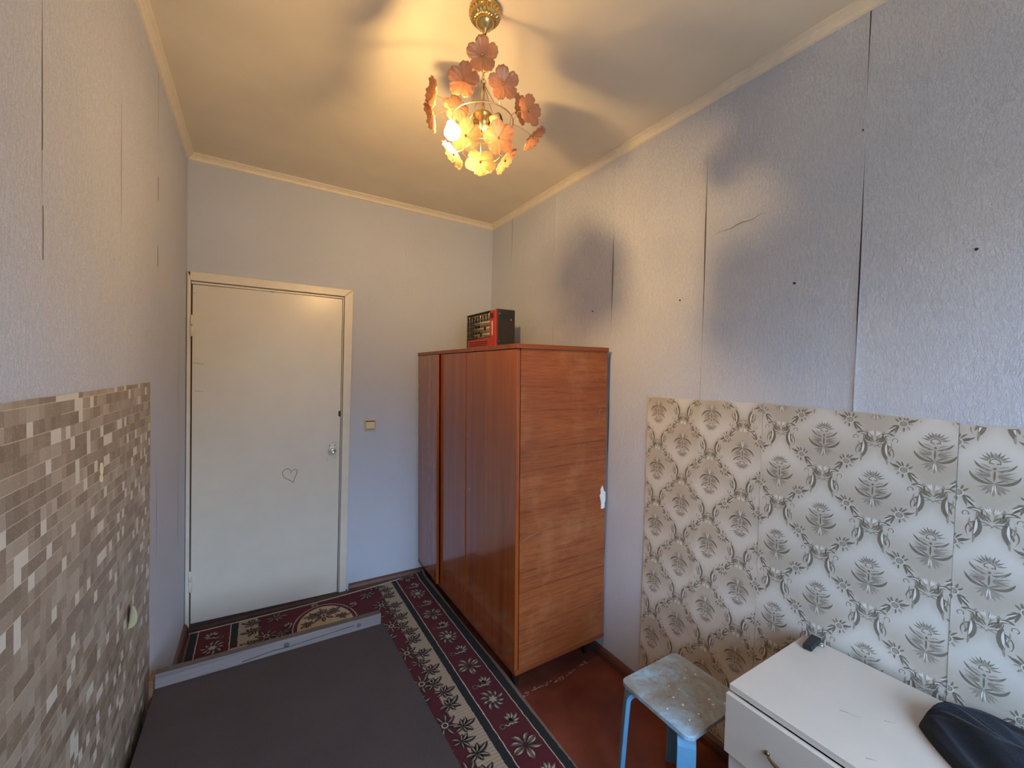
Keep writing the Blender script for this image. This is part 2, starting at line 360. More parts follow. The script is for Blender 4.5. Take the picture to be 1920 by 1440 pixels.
# ------------------------------------------------------------------ mesh helpers
class MB:
    def __init__(s): s.v = []; s.f = []; s.mi = []; s.sm = []
    def add(s, vs, fs, mi=0, smooth=False):
        b = len(s.v); s.v += [tuple(v) for v in vs]
        for f in fs: s.f.append(tuple(b+i for i in f)); s.mi.append(mi); s.sm.append(smooth)
        return s
    def box(s, x0, x1, y0, y1, z0, z1, mi=0):
        vs = [(x, y, z) for z in (z0, z1) for y in (y0, y1) for x in (x0, x1)]
        return s.add(vs, [(0,2,3,1), (4,5,7,6), (0,1,5,4), (2,6,7,3), (0,4,6,2), (1,3,7,5)], mi)
    def prism(s, poly, axis, a, b, mi=0, smooth=False):
        """poly: 2-D outline swept along axis ('x','y','z') from a to b"""
        n = len(poly)
        def p(q, t): return {'x': (t, q[0], q[1]), 'y': (q[0], t, q[1]), 'z': (q[0], q[1], t)}[axis]
        vs = [p(q, a) for q in poly] + [p(q, b) for q in poly]
        fs = [(i, (i+1) % n, n+(i+1) % n, n+i) for i in range(n)]
        s.add(vs, fs, mi, smooth); bidx = len(s.v)-2*n
        s.f.append(tuple(bidx+i for i in reversed(range(n)))); s.mi.append(mi); s.sm.append(False)
        s.f.append(tuple(bidx+n+i for i in range(n))); s.mi.append(mi); s.sm.append(False)
        return s
    def tube(s, pts, r, seg=8, mi=0, cap=True, r1=None):
        pts = [Vector(p) for p in pts]; n = len(pts); vs = []; up = Vector((0.12, 0.31, 0.94)).normalized()
        for i, p in enumerate(pts):
            t = (pts[min(i+1, n-1)]-pts[max(i-1, 0)]).normalized()
            a = t.cross(up)
            if a.length < 1e-3: a = t.cross(Vector((1, 0, 0)))
            a.normalize(); b = t.cross(a)
            rr = r if r1 is None else r+(r1-r)*i/(n-1)
            if isinstance(r, (list, tuple)): rr = r[i]
            for k in range(seg):
                w = 2*PI*k/seg; vs.append(p+a*math.cos(w)*rr+b*math.sin(w)*rr)
        fs = [(i*seg+k, i*seg+(k+1) % seg, (i+1)*seg+(k+1) % seg, (i+1)*seg+k) for i in range(n-1) for k in range(seg)]
        if cap: fs += [tuple(reversed(range(seg))), tuple((n-1)*seg+k for k in range(seg))]
        return s.add(vs, fs, mi, True)
    def ringtube(s, c, rad, r, axis=(0,0,1), n=28, seg=6, mi=0, sx=1.0):
        z = Vector(axis).normalized(); a = z.cross(Vector((0.3, 0.9, 0.2))).normalized(); b = z.cross(a); c = Vector(c)
        vs = []; fs = []
        for i in range(n):
            w = 2*PI*i/n; d = a*math.cos(w)+b*math.sin(w)*sx; 
            dn = d.normalized()
            for k in range(seg):
                q = 2*PI*k/seg; vs.append(c+d*rad+dn*math.cos(q)*r+z*math.sin(q)*r)
        for i in range(n):
            for k in range(seg):
                j = (i+1) % n; fs.append((i*seg+k, j*seg+k, j*seg+(k+1) % seg, i*seg+(k+1) % seg))
        return s.add(vs, fs, mi, True)
    def lathe(s, prof, c=(0,0,0), n=24, axis=(0,0,1), mi=0, flute=0.0, fn=0):
        z = Vector(axis).normalized(); a = z.cross(Vector((0.3, 0.9, 0.21))).normalized(); b = z.cross(a); c = Vector(c)
        vs = []
        for (r, h) in prof:
            for k in range(n):
                w = 2*PI*k/n; rr = r*(1+flute*math.cos(fn*w)) if fn else r
                vs.append(c+z*h+(a*math.cos(w)+b*math.sin(w))*rr)
        m = len(prof)
        fs = [(i*n+k, i*n+(k+1) % n, (i+1)*n+(k+1) % n, (i+1)*n+k) for i in range(m-1) for k in range(n)]
        fs += [tuple(reversed(range(n))), tuple((m-1)*n+k for k in range(n))]
        return s.add(vs, fs, mi, True)
    def sphere(s, c, r, n=14, m=9, mi=0, sz=1.0):
        return s.lathe([(max(1e-4, r*math.sin(PI*i/m)), -r*sz*math.cos(PI*i/m)) for i in range(m+1)], c, n, (0,0,1), mi)
    def grid(s, fn, nu, nv, mi=0, smooth=True):
        vs = [fn(i/nu, j/nv) for j in range(nv+1) for i in range(nu+1)]
        fs = [(j*(nu+1)+i, j*(nu+1)+i+1, (j+1)*(nu+1)+i+1, (j+1)*(nu+1)+i) for j in range(nv) for i in range(nu)]
        return s.add(vs, fs, mi, smooth)

def wloc(o):
    v = Vector((0, 0, 0))
    while o is not None: v += o.location; o = o.parent
    return v
def obj(name, mb, mats, parent=None, bevel=0.0, origin=None, seg=2, kind=None, fix=True):
    """link a mesh; vertex data are given in room coordinates, stored relative to parent / origin"""
    if not isinstance(mats, (list, tuple)): mats = [mats]
    base = wloc(parent) if parent else Vector((0, 0, 0))
    o = bpy.data.objects.new(name, None) if False else None
    loc = Vector(origin)-base if origin is not None else Vector((0, 0, 0))
    off = base+loc
    me = bpy.data.meshes.new(name)
    me.from_pydata([tuple(Vector(v)-off) for v in mb.v], [], mb.f)
    for m in mats: me.materials.append(m if not isinstance(m, str) else M[m])
    me.polygons.foreach_set('material_index', mb.mi); me.polygons.foreach_set('use_smooth', mb.sm)
    if bevel or fix:
        bm = bmesh.new(); bm.from_mesh(me)
        if fix: bmesh.ops.recalc_face_normals(bm, faces=bm.faces)
        if bevel:
            es = [e for e in bm.edges if len(e.link_faces) == 2 and e.calc_face_angle(0) > 0.6]
            bmesh.ops.bevel(bm, geom=es, offset=bevel, segments=seg, affect='EDGES', profile=0.5, clamp_overlap=True)
        bm.to_mesh(me); bm.free()
    me.update()
    o = bpy.data.objects.new(name, me); COL.objects.link(o)
    o.location = loc
    if parent: o.parent = parent
    if kind: o['kind'] = kind
    return o
def thing(name, label, cat, loc, group=None):
    o = bpy.data.objects.new(name, None); COL.objects.link(o); o.location = loc; o.empty_display_size = 0.05
    o['label'] = label; o['category'] = cat
    if group: o['group'] = group
    return o
def tag(o, label, cat, group=None, kind=None):
    o['label'] = label; o['category'] = cat
    if group: o['group'] = group
    if kind: o['kind'] = kind
    return o
def structure(o, label=None):
    o['kind'] = 'structure'
    if label: o['label'] = label
    return o
def box(*a, mi=0): return MB().box(*a, mi=mi)

# flat vector print: shapes are lists of (polygon, ink)
def leaf(x, y, ang, ln, wd, bend=0.0, n=6, ink=0, p=0.8):
    a = R(ang); pts = [(x, y)]; st = ln/n; d = a
    cl = [(x, y, a)]
    for i in range(n):
        d = a+R(bend)*(i+0.5)/n; x += math.cos(d)*st; y += math.sin(d)*st; cl.append((x, y, a+R(bend)*(i+1)/n))
    L, Rr = [], []
    for i, (px, py, dd) in enumerate(cl):
        h = wd*0.5*max(0.02, math.sin(PI*min(1, max(0, i/n)))**p)
        L.append((px-math.sin(dd)*h, py+math.cos(dd)*h)); Rr.append((px+math.sin(dd)*h, py-math.cos(dd)*h))
    return [([L[i], L[i+1], Rr[i+1], Rr[i]], ink) for i in range(n)]
def ring(x, y, r, w, ink=0, n=12, a0=0, a1=360, sy=1.0):
    o = []
    for i in range(n):
        t0 = R(a0+(a1-a0)*i/n); t1 = R(a0+(a1-a0)*(i+1)/n)
        o.append(([(x+math.cos(t)*q, y+math.sin(t)*q*sy) for t, q in ((t0, r-w/2), (t0, r+w/2), (t1, r+w/2), (t1, r-w/2))], ink))
    return o
def disc(x, y, r, ink=0, n=10, sy=1.0):
    return [([(x+math.cos(2*PI*i/n)*r, y+math.sin(2*PI*i/n)*r*sy) for i in range(n)], ink)]
def mir(shapes): return shapes+[([(-px, py) for px, py in reversed(pl)], k) for pl, k in shapes]
def medallion():
    s = []
    for a in (28, 46, 64, 80): s += leaf(math.cos(R(a))*0.011, 0.026+math.sin(R(a))*0.011, a, 0.014, 0.0028, -8, ink=1, n=3)
    s += ring(0, 0.027, 0.0095, 0.0016, 0, 9, -20, 90)
    s += leaf(0.002, 0.022, 70, 0.010, 0.0025, -120, ink=0, n=4)
    s += leaf(0.003, 0.006, 2, 0.042, 0.0050, 62, ink=0, n=7)
    s += leaf(0.006, 0.012, 40, 0.022, 0.003, -30, ink=1, n=4)
    s += ring(0.012, -0.006, 0.0042, 0.0014, 0, 8)
    for a, ln in ((6, 0.030), (-8, 0.028), (24, 0.026), (-22, 0.026)): s += leaf(0.006, -0.008, a, ln, 0.0032, 16, ink=1, n=4)
    s += leaf(0.000, -0.026, -14, 0.056, 0.0068, 88, ink=0, n=9)
    s += leaf(0.001, -0.026, 40, 0.024, 0.0032, -20, ink=0, n=4)
    for a, ln in ((-30, 0.030), (-52, 0.030), (-72, 0.030)): s += leaf(0.001, -0.028, a, ln, 0.0044, 14, ink=1, n=4)
    s += leaf(0.001, -0.028, -84, 0.028, 0.003, 0, ink=2, n=3)
    s += leaf(0.002, -0.030, -42, 0.022, 0.0022, 10, ink=0, n=3)
    for a, ln, ik in ((14, 0.030, 1), (34, 0.030, 1), (-12, 0.030, 1), (-34, 0.022, 1)):
        s += leaf(0.008*math.cos(R(a)), -0.004+0.008*math.sin(R(a)), a, ln, 0.0024, 10, ink=ik, n=4)
    for a in (20, 38, 56, 72): s += leaf(math.cos(R(a))*0.013, 0.026+math.sin(R(a))*0.013, a, 0.019, 0.0018, 6, ink=0, n=3)
    s = mir(s)
    s += leaf(0, -0.026, -90, 0.034, 0.005, 0, ink=1, n=4)+leaf(0, -0.022, 90, 0.030, 0.0036, 0, ink=0, n=4)+disc(0, 0.012, 0.003, 0)
    s += leaf(0, 0.036, 90, 0.018, 0.004, 0, ink=1, n=3)
    return s
def junction():
    s = []
    # crown
    s += leaf(0.001, -0.010, 62, 0.026, 0.004, -40, ink=0)+leaf(0.003, -0.012, 20, 0.022, 0.0034, 70, ink=0)
    s += leaf(0.004, -0.004, 78, 0.022, 0.0036, -14, ink=1, n=4)+leaf(0.002, -0.016, -40, 0.018, 0.0036, 30, ink=1, n=4)
    for a in (50, 66, 82): s += leaf(0.003, 0.008, a, 0.020, 0.0036, 0, ink=2, n=3)
    # curling scroll beside the crown
    s += leaf(0.012, -0.010, 30, 0.034, 0.0075, 105, ink=0, n=7)
    s += leaf(0.020, 0.004, 60, 0.024, 0.004, 70, ink=1, n=5)
    s += ring(0.022, 0.004, 0.006, 0.0014, 0, 8, -120, 150)
    # large acanthus arm: thick upright crescent, thin curl outside it, horn beside the crown
    s += leaf(0.027, 0.000, -104, 0.064, 0.0150, 36, ink=0, n=9)
    s += leaf(0.028, -0.008, -98, 0.044, 0.0055, 26, ink=2, n=6)
    s += leaf(0.028, -0.014, -60, 0.020, 0.0046, -40, ink=0, n=4)+leaf(0.030, -0.030, -52, 0.020, 0.0046, -30, ink=0, n=4)
    s += leaf(0.040, -0.056, 52, 0.086, 0.0026, 190, ink=0, n=14)
    s += ring(0.047, 0.001, 0.0062, 0.0015, 0, 9, -60, 210)
    s += leaf(0.034, -0.040, 62, 0.034, 0.0030, 40, ink=1, n=5)
    s += leaf(0.016, 0.004, 66, 0.036, 0.0090, -96, ink=0, n=7)+leaf(0.019, 0.010, 50, 0.022, 0.0032, -80, ink=2, n=4)
    s += leaf(0.036, -0.064, -40, 0.030, 0.0050, 20, ink=0, n=5)+leaf(0.030, -0.050, -90, 0.024, 0.0040, 10, ink=1, n=4)
    # rose with sprays
    rx, ry = 0.069, -0.081
    s += ring(rx, ry, 0.0068, 0.0016, 0, 9)+ring(rx, ry, 0.0030, 0.0014, 0, 7)+ring(rx, ry, 0.0105, 0.0016, 2, 9)
    for a, ln in ((120, 0.022), (145, 0.020), (98, 0.016), (60, 0.015), (30, 0.015), (-100, 0.015), (-140, 0.014), (178, 0.014)):
        s += leaf(rx+math.cos(R(a))*0.009, ry+math.sin(R(a))*0.009, a, ln, 0.0042, 22, ink=0 if ln > 0.0145 else 1, n=4)
    for a, ln in ((-42, 0.036), (-22, 0.028), (-62, 0.028), (-5, 0.018)):
        s += leaf(rx+0.008, ry-0.006, a, ln, 0.0046, -14, ink=0, n=4)
    s += leaf(rx+0.016, ry-0.020, -20, 0.022, 0.003, -40, ink=0, n=4)+leaf(rx+0.014, ry-0.008, -46, 0.028, 0.003, 10, ink=2, n=4)
    return mir(s)
def clip_poly(pl, lo, hi):
    """clip polygon against lo <= a <= hi on the first coordinate"""
    for side, lim in ((1, lo), (-1, hi)):
        out = []
        for i in range(len(pl)):
            p, q = pl[i], pl[(i+1) % len(pl)]
            ip = (p[0]-lim)*side >= 0; iq = (q[0]-lim)*side >= 0
            if ip: out.append(p)
            if ip != iq:
                t = (lim-p[0])/(q[0]-p[0]); out.append((lim, p[1]+t*(q[1]-p[1])))
        pl = out
        if len(pl) < 3: return []
    return pl

# ================================================================== THE SETTING
def build_shell():
    t = 0.12
    structure(obj('floor', box(-t, W+t, YF-t, D+t, -0.1, 0.0), 'floor'))
    structure(obj('ceiling', box(-t, W+t, YF-t, D+t, H, H+0.1), 'ceiling'))
    structure(obj('wall_back', box(-t, W+t, D, D+t, 0, H), 'wall'))
    wl = structure(obj('wall_left', box(-t, -0.0015, YF-t, D, 0, H), 'seam'))
    wr = structure(obj('wall_right', box(W+0.0015, W+t, YF-t, D, 0, H), 'seam'))
    x0, x1, z0, z1 = WIN; mb = MB(); y0, y1 = YF-0.30, YF
    mb.box(-t, x0, y0, y1, 0, H); mb.box(x1, W+t, y0, y1, 0, H); mb.box(x0, x1, y0, y1, 0, z0); mb.box(x0, x1, y0, y1, z1, H)
    structure(obj('wall_front', mb, 'wall'))
    # wallpaper lengths with lifting edges
    def strip(parent, x, sgn, ya, yb, seed, lift, z0=0.0, z1=H-0.004, amp=0.005):
        rnd = random.Random(seed); ph = [rnd.uniform(0, 6.28) for _ in range(6)]
        nu, nv = 14, 70
        us = [0, 0.008, 0.02, 0.05, 0.12, 0.25, 0.4, 0.5, 0.6, 0.75, 0.88, 0.95, 0.98, 0.992, 1.0]
        def f(i, j):
            u = us[round(i*nu)]; z = z0+(z1-z0)*j; y = ya+(yb-ya)*u
            e0 = max(0, 1-u/0.05)**2; e1 = max(0, 1-(1-u)/0.05)**2
            a0 = max(0, math.sin(z*2.3+ph[0])*math.sin(z*5.1+ph[1])+0.1); a1 = max(0, math.sin(z*1.9+ph[2])*math.sin(z*4.3+ph[3])+0.1)
            d = 0.0003+lift*amp*(e0*a0+e1*a1)+0.0008*math.sin(z*3+ph[4])*math.sin(u*PI)
            wig = 0.0009*math.sin(z*7+ph[5])*(1 if u > 0.5 else -1 if u < 0.5 else 0)*(1 if u in (0, 1.0) else 0)
            return (x+sgn*abs(d), y+wig, z)
        mb = MB(); mb.grid(f, nu, nv)
        return obj('wallpaper_strip', mb, 'wall', parent, fix=False)
    seams = [D, 2.643, 2.120, 1.608, 1.076, 0.543, 0.012, -0.52, YF]
    for k in range(len(seams)-1):
        g = 0.0008 if k in (2, 3, 4) else 0.0003
        s = strip(wr, W, -1, seams[k+1]+g, seams[k]-(0.0008 if k-1 in (2, 3, 4) else 0.0003), 20+k, 0.8)
    seams = [YF, -0.50, 0.05, 0.58, 1.110, 1.630, 2.146, 2.68, D]
    for k in range(len(seams)-1):
        strip(wl, 0.0, 1, seams[k]+0.00015, seams[k+1]-0.00015, 50+k, 0.22, amp=0.004)
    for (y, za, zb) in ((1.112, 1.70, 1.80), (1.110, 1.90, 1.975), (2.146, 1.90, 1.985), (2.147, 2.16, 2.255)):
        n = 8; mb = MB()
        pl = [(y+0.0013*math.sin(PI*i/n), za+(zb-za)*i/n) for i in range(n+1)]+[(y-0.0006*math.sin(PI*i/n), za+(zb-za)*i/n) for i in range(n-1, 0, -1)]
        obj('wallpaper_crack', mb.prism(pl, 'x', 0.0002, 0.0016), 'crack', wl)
    # old nail holes and a long scratch in the right wall
    for (y, z, r) in ((1.191, 1.86, 0.0042), (0.728, 1.855, 0.0048), (0.296, 1.869, 0.0042), (0.55, 2.30, 0.003)):
        mb = MB().lathe([(r, -0.004), (r*0.8, 0.0012), (r*0.3, 0.0018)], (W-0.002, y, z), 9, (-1, 0, 0)); obj('nail_hole', mb, 'dark', wr)
    obj('nail', MB().tube([(W-0.001, 1.762, 1.880), (W-0.012, 1.740, 1.871)], 0.0022, 6), 'dark', wr)
    pts = [(W-0.0012, 1.03-0.022*i, 2.108+0.003*i+0.003*math.sin(i*1.7)) for i in range(10)]
    obj('wall_scratch', MB().tube(pts, [0.0022-0.0018*abs(i/4.5-1) for i in range(10)], 6), 'scratch', wr)
    # cornice
    def cornice(name, pts_fn, a, b, ax):
        # cross-section in (distance from wall, drop from ceiling)
        sec = [(0, 0), (0.030, 0), (0.030, 0.006), (0.020, 0.012), (0.011, 0.022), (0.008, 0.034), (0, 0.038)]
        mb = MB(); mb.prism([pts_fn(d, h) for d, h in sec], ax, a, b); return structure(obj(name, mb, 'cornice'))
    cornice('trim_1', lambda d, h: (d, H-h), YF, D, 'y')
    cornice('trim_2', lambda d, h: (D-d, H-h), 0, W, 'x')
    cornice('trim_3', lambda d, h: (W-d, H-h), YF, D, 'y')
    # skirting
    sec = [(0, 0), (0.020, 0), (0.020, 0.026), (0.014, 0.042), (0.006, 0.050), (0, 0.052)]
    structure(obj('baseboard_right', MB().prism([(W-d, h) for d, h in sec], 'y', YF, D), 'skirting'))
    structure(obj('baseboard_left', MB().prism([(d, h) for d, h in sec], 'y', YF, D-0.03), 'skirting'))
    structure(obj('baseboard_back', MB().prism([(D-d, h) for d, h in sec], 'x', 0.885, W-0.02), 'skirting'))
    # window behind the photographer
    w = bpy.data.objects.new('window_1', None); COL.objects.link(w); w.location = ((x0+x1)/2, YF, z0); structure(w)
    yf = YF-0.16; fr = MB()
    fr.box(x0, x1, yf, yf+0.06, z0, z0+0.06); fr.box(x0, x1, yf, yf+0.06, z1-0.06, z1)
    for x in (x0, x1-0.06, 0.97, 1.03-0.06+0.06): fr.box(x, x+0.06, yf, yf+0.06, z0+0.06, z1-0.06)
    obj('window_frame', fr, 'winframe', w)
    obj('pane', box(x0+0.06, 0.97, yf+0.025, yf+0.030, z0+0.06, z1-0.06), 'pane', w)
    obj('pane', box(1.09, x1-0.06, yf+0.025, yf+0.030, z0+0.06, z1-0.06), 'pane', w)
    obj('window_sill', box(x0-0.05, x1+0.05, yf+0.06, YF+0.08, z0-0.03, z0), 'winframe', w, bevel=0.004)
build_shell()

def build_door():
    d = bpy.data.objects.new('door_1', None); COL.objects.link(d); d.location = (0.42, D, 0); structure(d)
    d['label'] = 'cream painted flush door with a pen-drawn heart'
    yf = D-0.026                        # casing face
    obj('casing', MB().prism([(0.003, 0.0), (0.022, 0.0), (0.020, 2.042), (0.003, 2.042)], 'y', yf, D), 'casing', d, bevel=0.003)
    obj('casing', MB().prism([(0.822, 0.0), (0.864, 0.0), (0.883, 2.046), (0.829, 1.998)], 'y', yf, D), 'casing', d, bevel=0.003)
    obj('casing', MB().prism([(0.0205, 1.992), (0.8285, 1.9985), (0.8825, 2.0465), (0.003, 2.0425)], 'y', yf, D), 'casing', d, bevel=0.003)
    yj = D-0.017                        # rebated jamb inside the casing
    obj('jamb', MB().prism([(0.8155, 0.02), (0.8190, 0.02), (0.8255, 1.990), (0.8205, 1.984)], 'y', yj, D), 'casing', d)
    obj('jamb', MB().prism([(0.0235, 1.9755), (0.8200, 1.9840), (0.8250, 1.9935), (0.0235, 1.9880)], 'y', yj, D), 'casing', d)
    obj('jamb_gap_shade', MB().prism([(0.018, 0.02), (0.824, 0.02), (0.831, 2.000), (0.018, 1.995)], 'y', D-0.004, D), 'threshold', d)  # dark board painting in the shade between jamb and casing
    # leaf with a small notch in its lock edge
    xr = lambda z: 0.8115+0.006*z/2
    leaf_out = [(0.0275, 0.036), (xr(0)-0.002, 0.022), (xr(1.20), 1.20), (xr(1.2)-0.012, 1.204), (xr(1.2)-0.013, 1.236), (xr(1.24), 1.241), (xr(1.98), 1.9800), (0.43, 1.9785), (0.415, 1.975), (0.395, 1.9782), (0.0275, 1.9720)]
    lf = obj('door_leaf', MB().prism(leaf_out, 'y', D-0.014, D-0.004), 'doorpaint', d, bevel=0.0012)
    for z in (1.742, 0.287):
        mb = MB()
        for a, b in ((-0.062, -0.003), (0.0, 0.058)):
            mb.lathe([(0.0045, a), (0.0085, a+0.004), (0.0085, b-0.004), (0.0045, b)], (0.0265, D-0.026, z), 10)
        mb.box(0.0265, 0.045, D-0.0160, D-0.014, z-0.045, z+0.045)
        obj('hinge', mb, 'casing', d)
    # latch plate and knob
    k = obj('latch_plate', MB().prism([(0.747, 0.952), (0.790, 0.952), (0.796, 0.972), (0.790, 0.996), (0.786, 1.020), (0.752, 1.020), (0.748, 0.998), (0.742, 0.974)], 'y', D-0.021, D-0.0135), 'steel', d, bevel=0.0015)
    mb = MB().lathe([(0.019, 0), (0.019, 0.006), (0.014, 0.010), (0.012, 0.018), (0.017, 0.022), (0.017, 0.027), (0.013, 0.030), (0.007, 0.031), (0.006, 0.027), (0.002, 0.027)], (0.769, D-0.020, 0.979), 18, (0, -1, 0))
    obj('latch_knob', mb, 'steel_bright', k)
    for x, z in ((0.752, 1.0135), (0.781, 1.0135)): obj('screw_hole', MB().lathe([(0.003, 0), (0.003, 0.0012)], (x, D-0.0210, z), 8, (0, -1, 0)), 'dark', k)
    for x, z in ((0.736, 0.925), (0.737, 0.913), (0.772, 0.928), (0.788, 0.930), (0.790, 1.032), (0.771, 1.031)):
        obj('old_screw_hole', MB().lathe([(0.0026, -0.001), (0.0022, 0.0006)], (x, D-0.0142, z), 7, (0, -1, 0)), 'dark', d)
    # heart
    hp = [(0.527, 0.868), (0.517, 0.880), (0.503, 0.882), (0.489, 0.875), (0.481, 0.860), (0.484, 0.842), (0.497, 0.824), (0.519, 0.810), (0.541, 0.793), (0.546, 0.812), (0.556, 0.835), (0.563, 0.857), (0.561, 0.869), (0.549, 0.8745), (0.536, 0.867), (0.527, 0.857), (0.524, 0.862)]
    dense = []
    for i in range(len(hp)-1):
        p0, p1, p2, p3 = hp[max(i-1, 0)], hp[i], hp[i+1], hp[min(i+2, len(hp)-1)]
        if i in (7,): p3 = p2
        if i == 8: p0 = p1
        for q in range(5):
            t = q/5
            dense.append(tuple(0.5*((2*p1[c])+(-p0[c]+p2[c])*t+(2*p0[c]-5*p1[c]+4*p2[c]-p3[c])*t*t+(-p0[c]+3*p1[c]-3*p2[c]+p3[c])*t**3) for c in (0, 1)))
    obj('drawn_heart', MB().tube([(x, D-0.0145, z) for x, z in dense], 0.0013, 5), 'ink', d)
    for pts in ([(0.030, 1.531), (0.055, 1.529), (0.082, 1.524)], [(0.040, 1.372), (0.060, 1.371), (0.080, 1.369)], [(0.029, 1.925), (0.038, 1.923), (0.042, 1.921)]):
        obj('paint_crack', MB().tube([(x, D-0.0142, z) for x, z in pts], 0.0012, 5), 'scratch', d)
    obj('threshold', box(0.003, 0.875, D-0.050, D-0.002, 0.0, 0.020), 'threshold', d, bevel=0.004)
build_door()

def build_mosaic_panel():
    t = thing('mosaic_wallpaper_panel', 'taupe mosaic-print washable paper covering the lower left wall', 'wallpaper', (0.0, 0.963, 0.093))
    def sheet(ya, yb, seed):
        ph = 1.3
        mb = MB()
        zt = lambda y: 1.4475+0.0015*math.sin(y*3+ph)+0.0006*math.sin(y*31)
        mb.grid(lambda u, v: (0.0048+0.0006*math.sin(ph+v*9)+0.0005*math.sin(v*23+ph), ya+(yb-ya)*u, 0.055+(zt(ya+(yb-ya)*u)-0.055)*v), 10, 60)
        n = len(mb.v)
        o = obj('paper_sheet', mb, 'tile', t, fix=False)
        return o
    for a, b in ((1.6714, 2.002), (1.1400, 1.6712), (0.609, 1.1398), (0.078, 0.6088), (-0.453, 0.0778), (YF, -0.4532)): sheet(a, b, int(a*100))
    # curled torn flap
    def fl(u, v):
        w = math.sin(PI*min(1, v*0.96+0.02))**0.6*(0.008+0.012*v)
        z = 0.692+0.075*v; y = 1.690+0.012*v-0.012*math.sin(v*3)+(u-0.5)*w*2
        return (0.006+0.024*((1-u)**2)*math.sin(PI*v)**0.5+0.004*v, y, z)
    obj('torn_flap', MB().grid(fl, 10, 14), 'peel', t, fix=False)
    mb = MB().grid(lambda u, v: (0.0072, 1.70+(u-0.5)*0.030*math.sin(PI*max(0.02, min(0.98, v))), 0.69+0.075*v), 4, 8); obj('torn_patch', mb, 'threshold', t, fix=False)
    for (y, z, h) in ((1.423, 1.262, 0.03), (1.420, 1.232, 0.018)):
        mb = MB().grid(lambda u, v: (0.0062+0.004*u, y+(u-0.5)*0.014*math.sin(PI*max(0.05, v)), z-h*v), 3, 6); obj('torn_scrap', mb, 'peel', t, fix=False)
build_mosaic_panel()

def build_damask_panel():
    t = thing('damask_wallpaper_panel', 'cream and grey damask paper patch covering the lower right wall', 'wallpaper', (W, 0.815, 0.09))
    med, jun = medallion(), junction()
    # ya, yb, motif column y, motif z, upside down, top z at ya and yb
    specs = [(0.8152, 1.346, 1.0175, 1.086, True, 1.4255, 1.419), (0.3105, 0.8148, 0.486, 1.190, False, 1.412, 1.428), (-0.22, 0.3100, 0.244, 1.021, False, 1.405, 1.409)]
    for k, (ya, yb, my, mz, flip, za, zb) in enumerate(specs):
        zbot = 0.058
        surf = lambda y, z: W-0.0042-0.0012*math.sin(z*6+k)-(0.0022*max(0, 1-abs(y-1.076)/0.02) if k == 0 else 0)-0.0010*max(0, 1-(y-ya)/0.02)*max(0, math.sin(z*4.2+1+k))
        def top(y): return za+(zb-za)*(y-ya)/(yb-ya)+0.0012*math.sin(y*40)
        mb = MB().grid(lambda u, v: (surf(ya+(yb-ya)*u, 0.058+1.36*v), ya+(yb-ya)*u, zbot+(top(ya+(yb-ya)*u)-zbot)*v), 40, 60)
        # object origin at a motif centre
        mat = damask_mat('damask_paper_%d' % k, my-0.815, mz-0.09, flip)
        st = obj('paper_strip', mb, mat, t, fix=False)
        inks = MB(); sg = -1 if flip else 1
        cells = []
        for ci in range(-4, 5):
            for ri in range(-10, 6):
                cy = my+ci*PY/2; cz = mz+(ri+(0.5 if ci % 2 else 0))*PZ
                cells.append((cy, cz))
        for cy, cz in cells:
            for shp, dz in ((med, 0.0), (jun, 0.152)):
                if cy+0.14 < ya or cy-0.14 > yb: continue
                oz = cz+sg*dz
                if oz > 1.55 or oz < -0.05: continue
                for pl, ink in shp:
                    # image right is -y, so print x runs towards -y
                    q = [(cy-px, oz+sg*pz) for px, pz in pl]
                    if max(a[1] for a in q) > top(cy)-0.001 or min(a[1] for a in q) < zbot+0.002: continue
                    q = clip_poly(q, ya+0.0005, yb-0.0005)
                    if len(q) < 3: continue
                    b = len(inks.v)
                    inks.v += [(surf(a, c)-0.0005-0.00012*ink, a, c) for a, c in q]
                    inks.f.append(tuple(range(b, b+len(q)))); inks.mi.append((0, 1, 2)[ink]); inks.sm.append(False)
        obj('printed_pattern', inks, ['print_dark', 'print_mid', 'print_light'], st, fix=False, kind='stuff')
build_damask_panel()

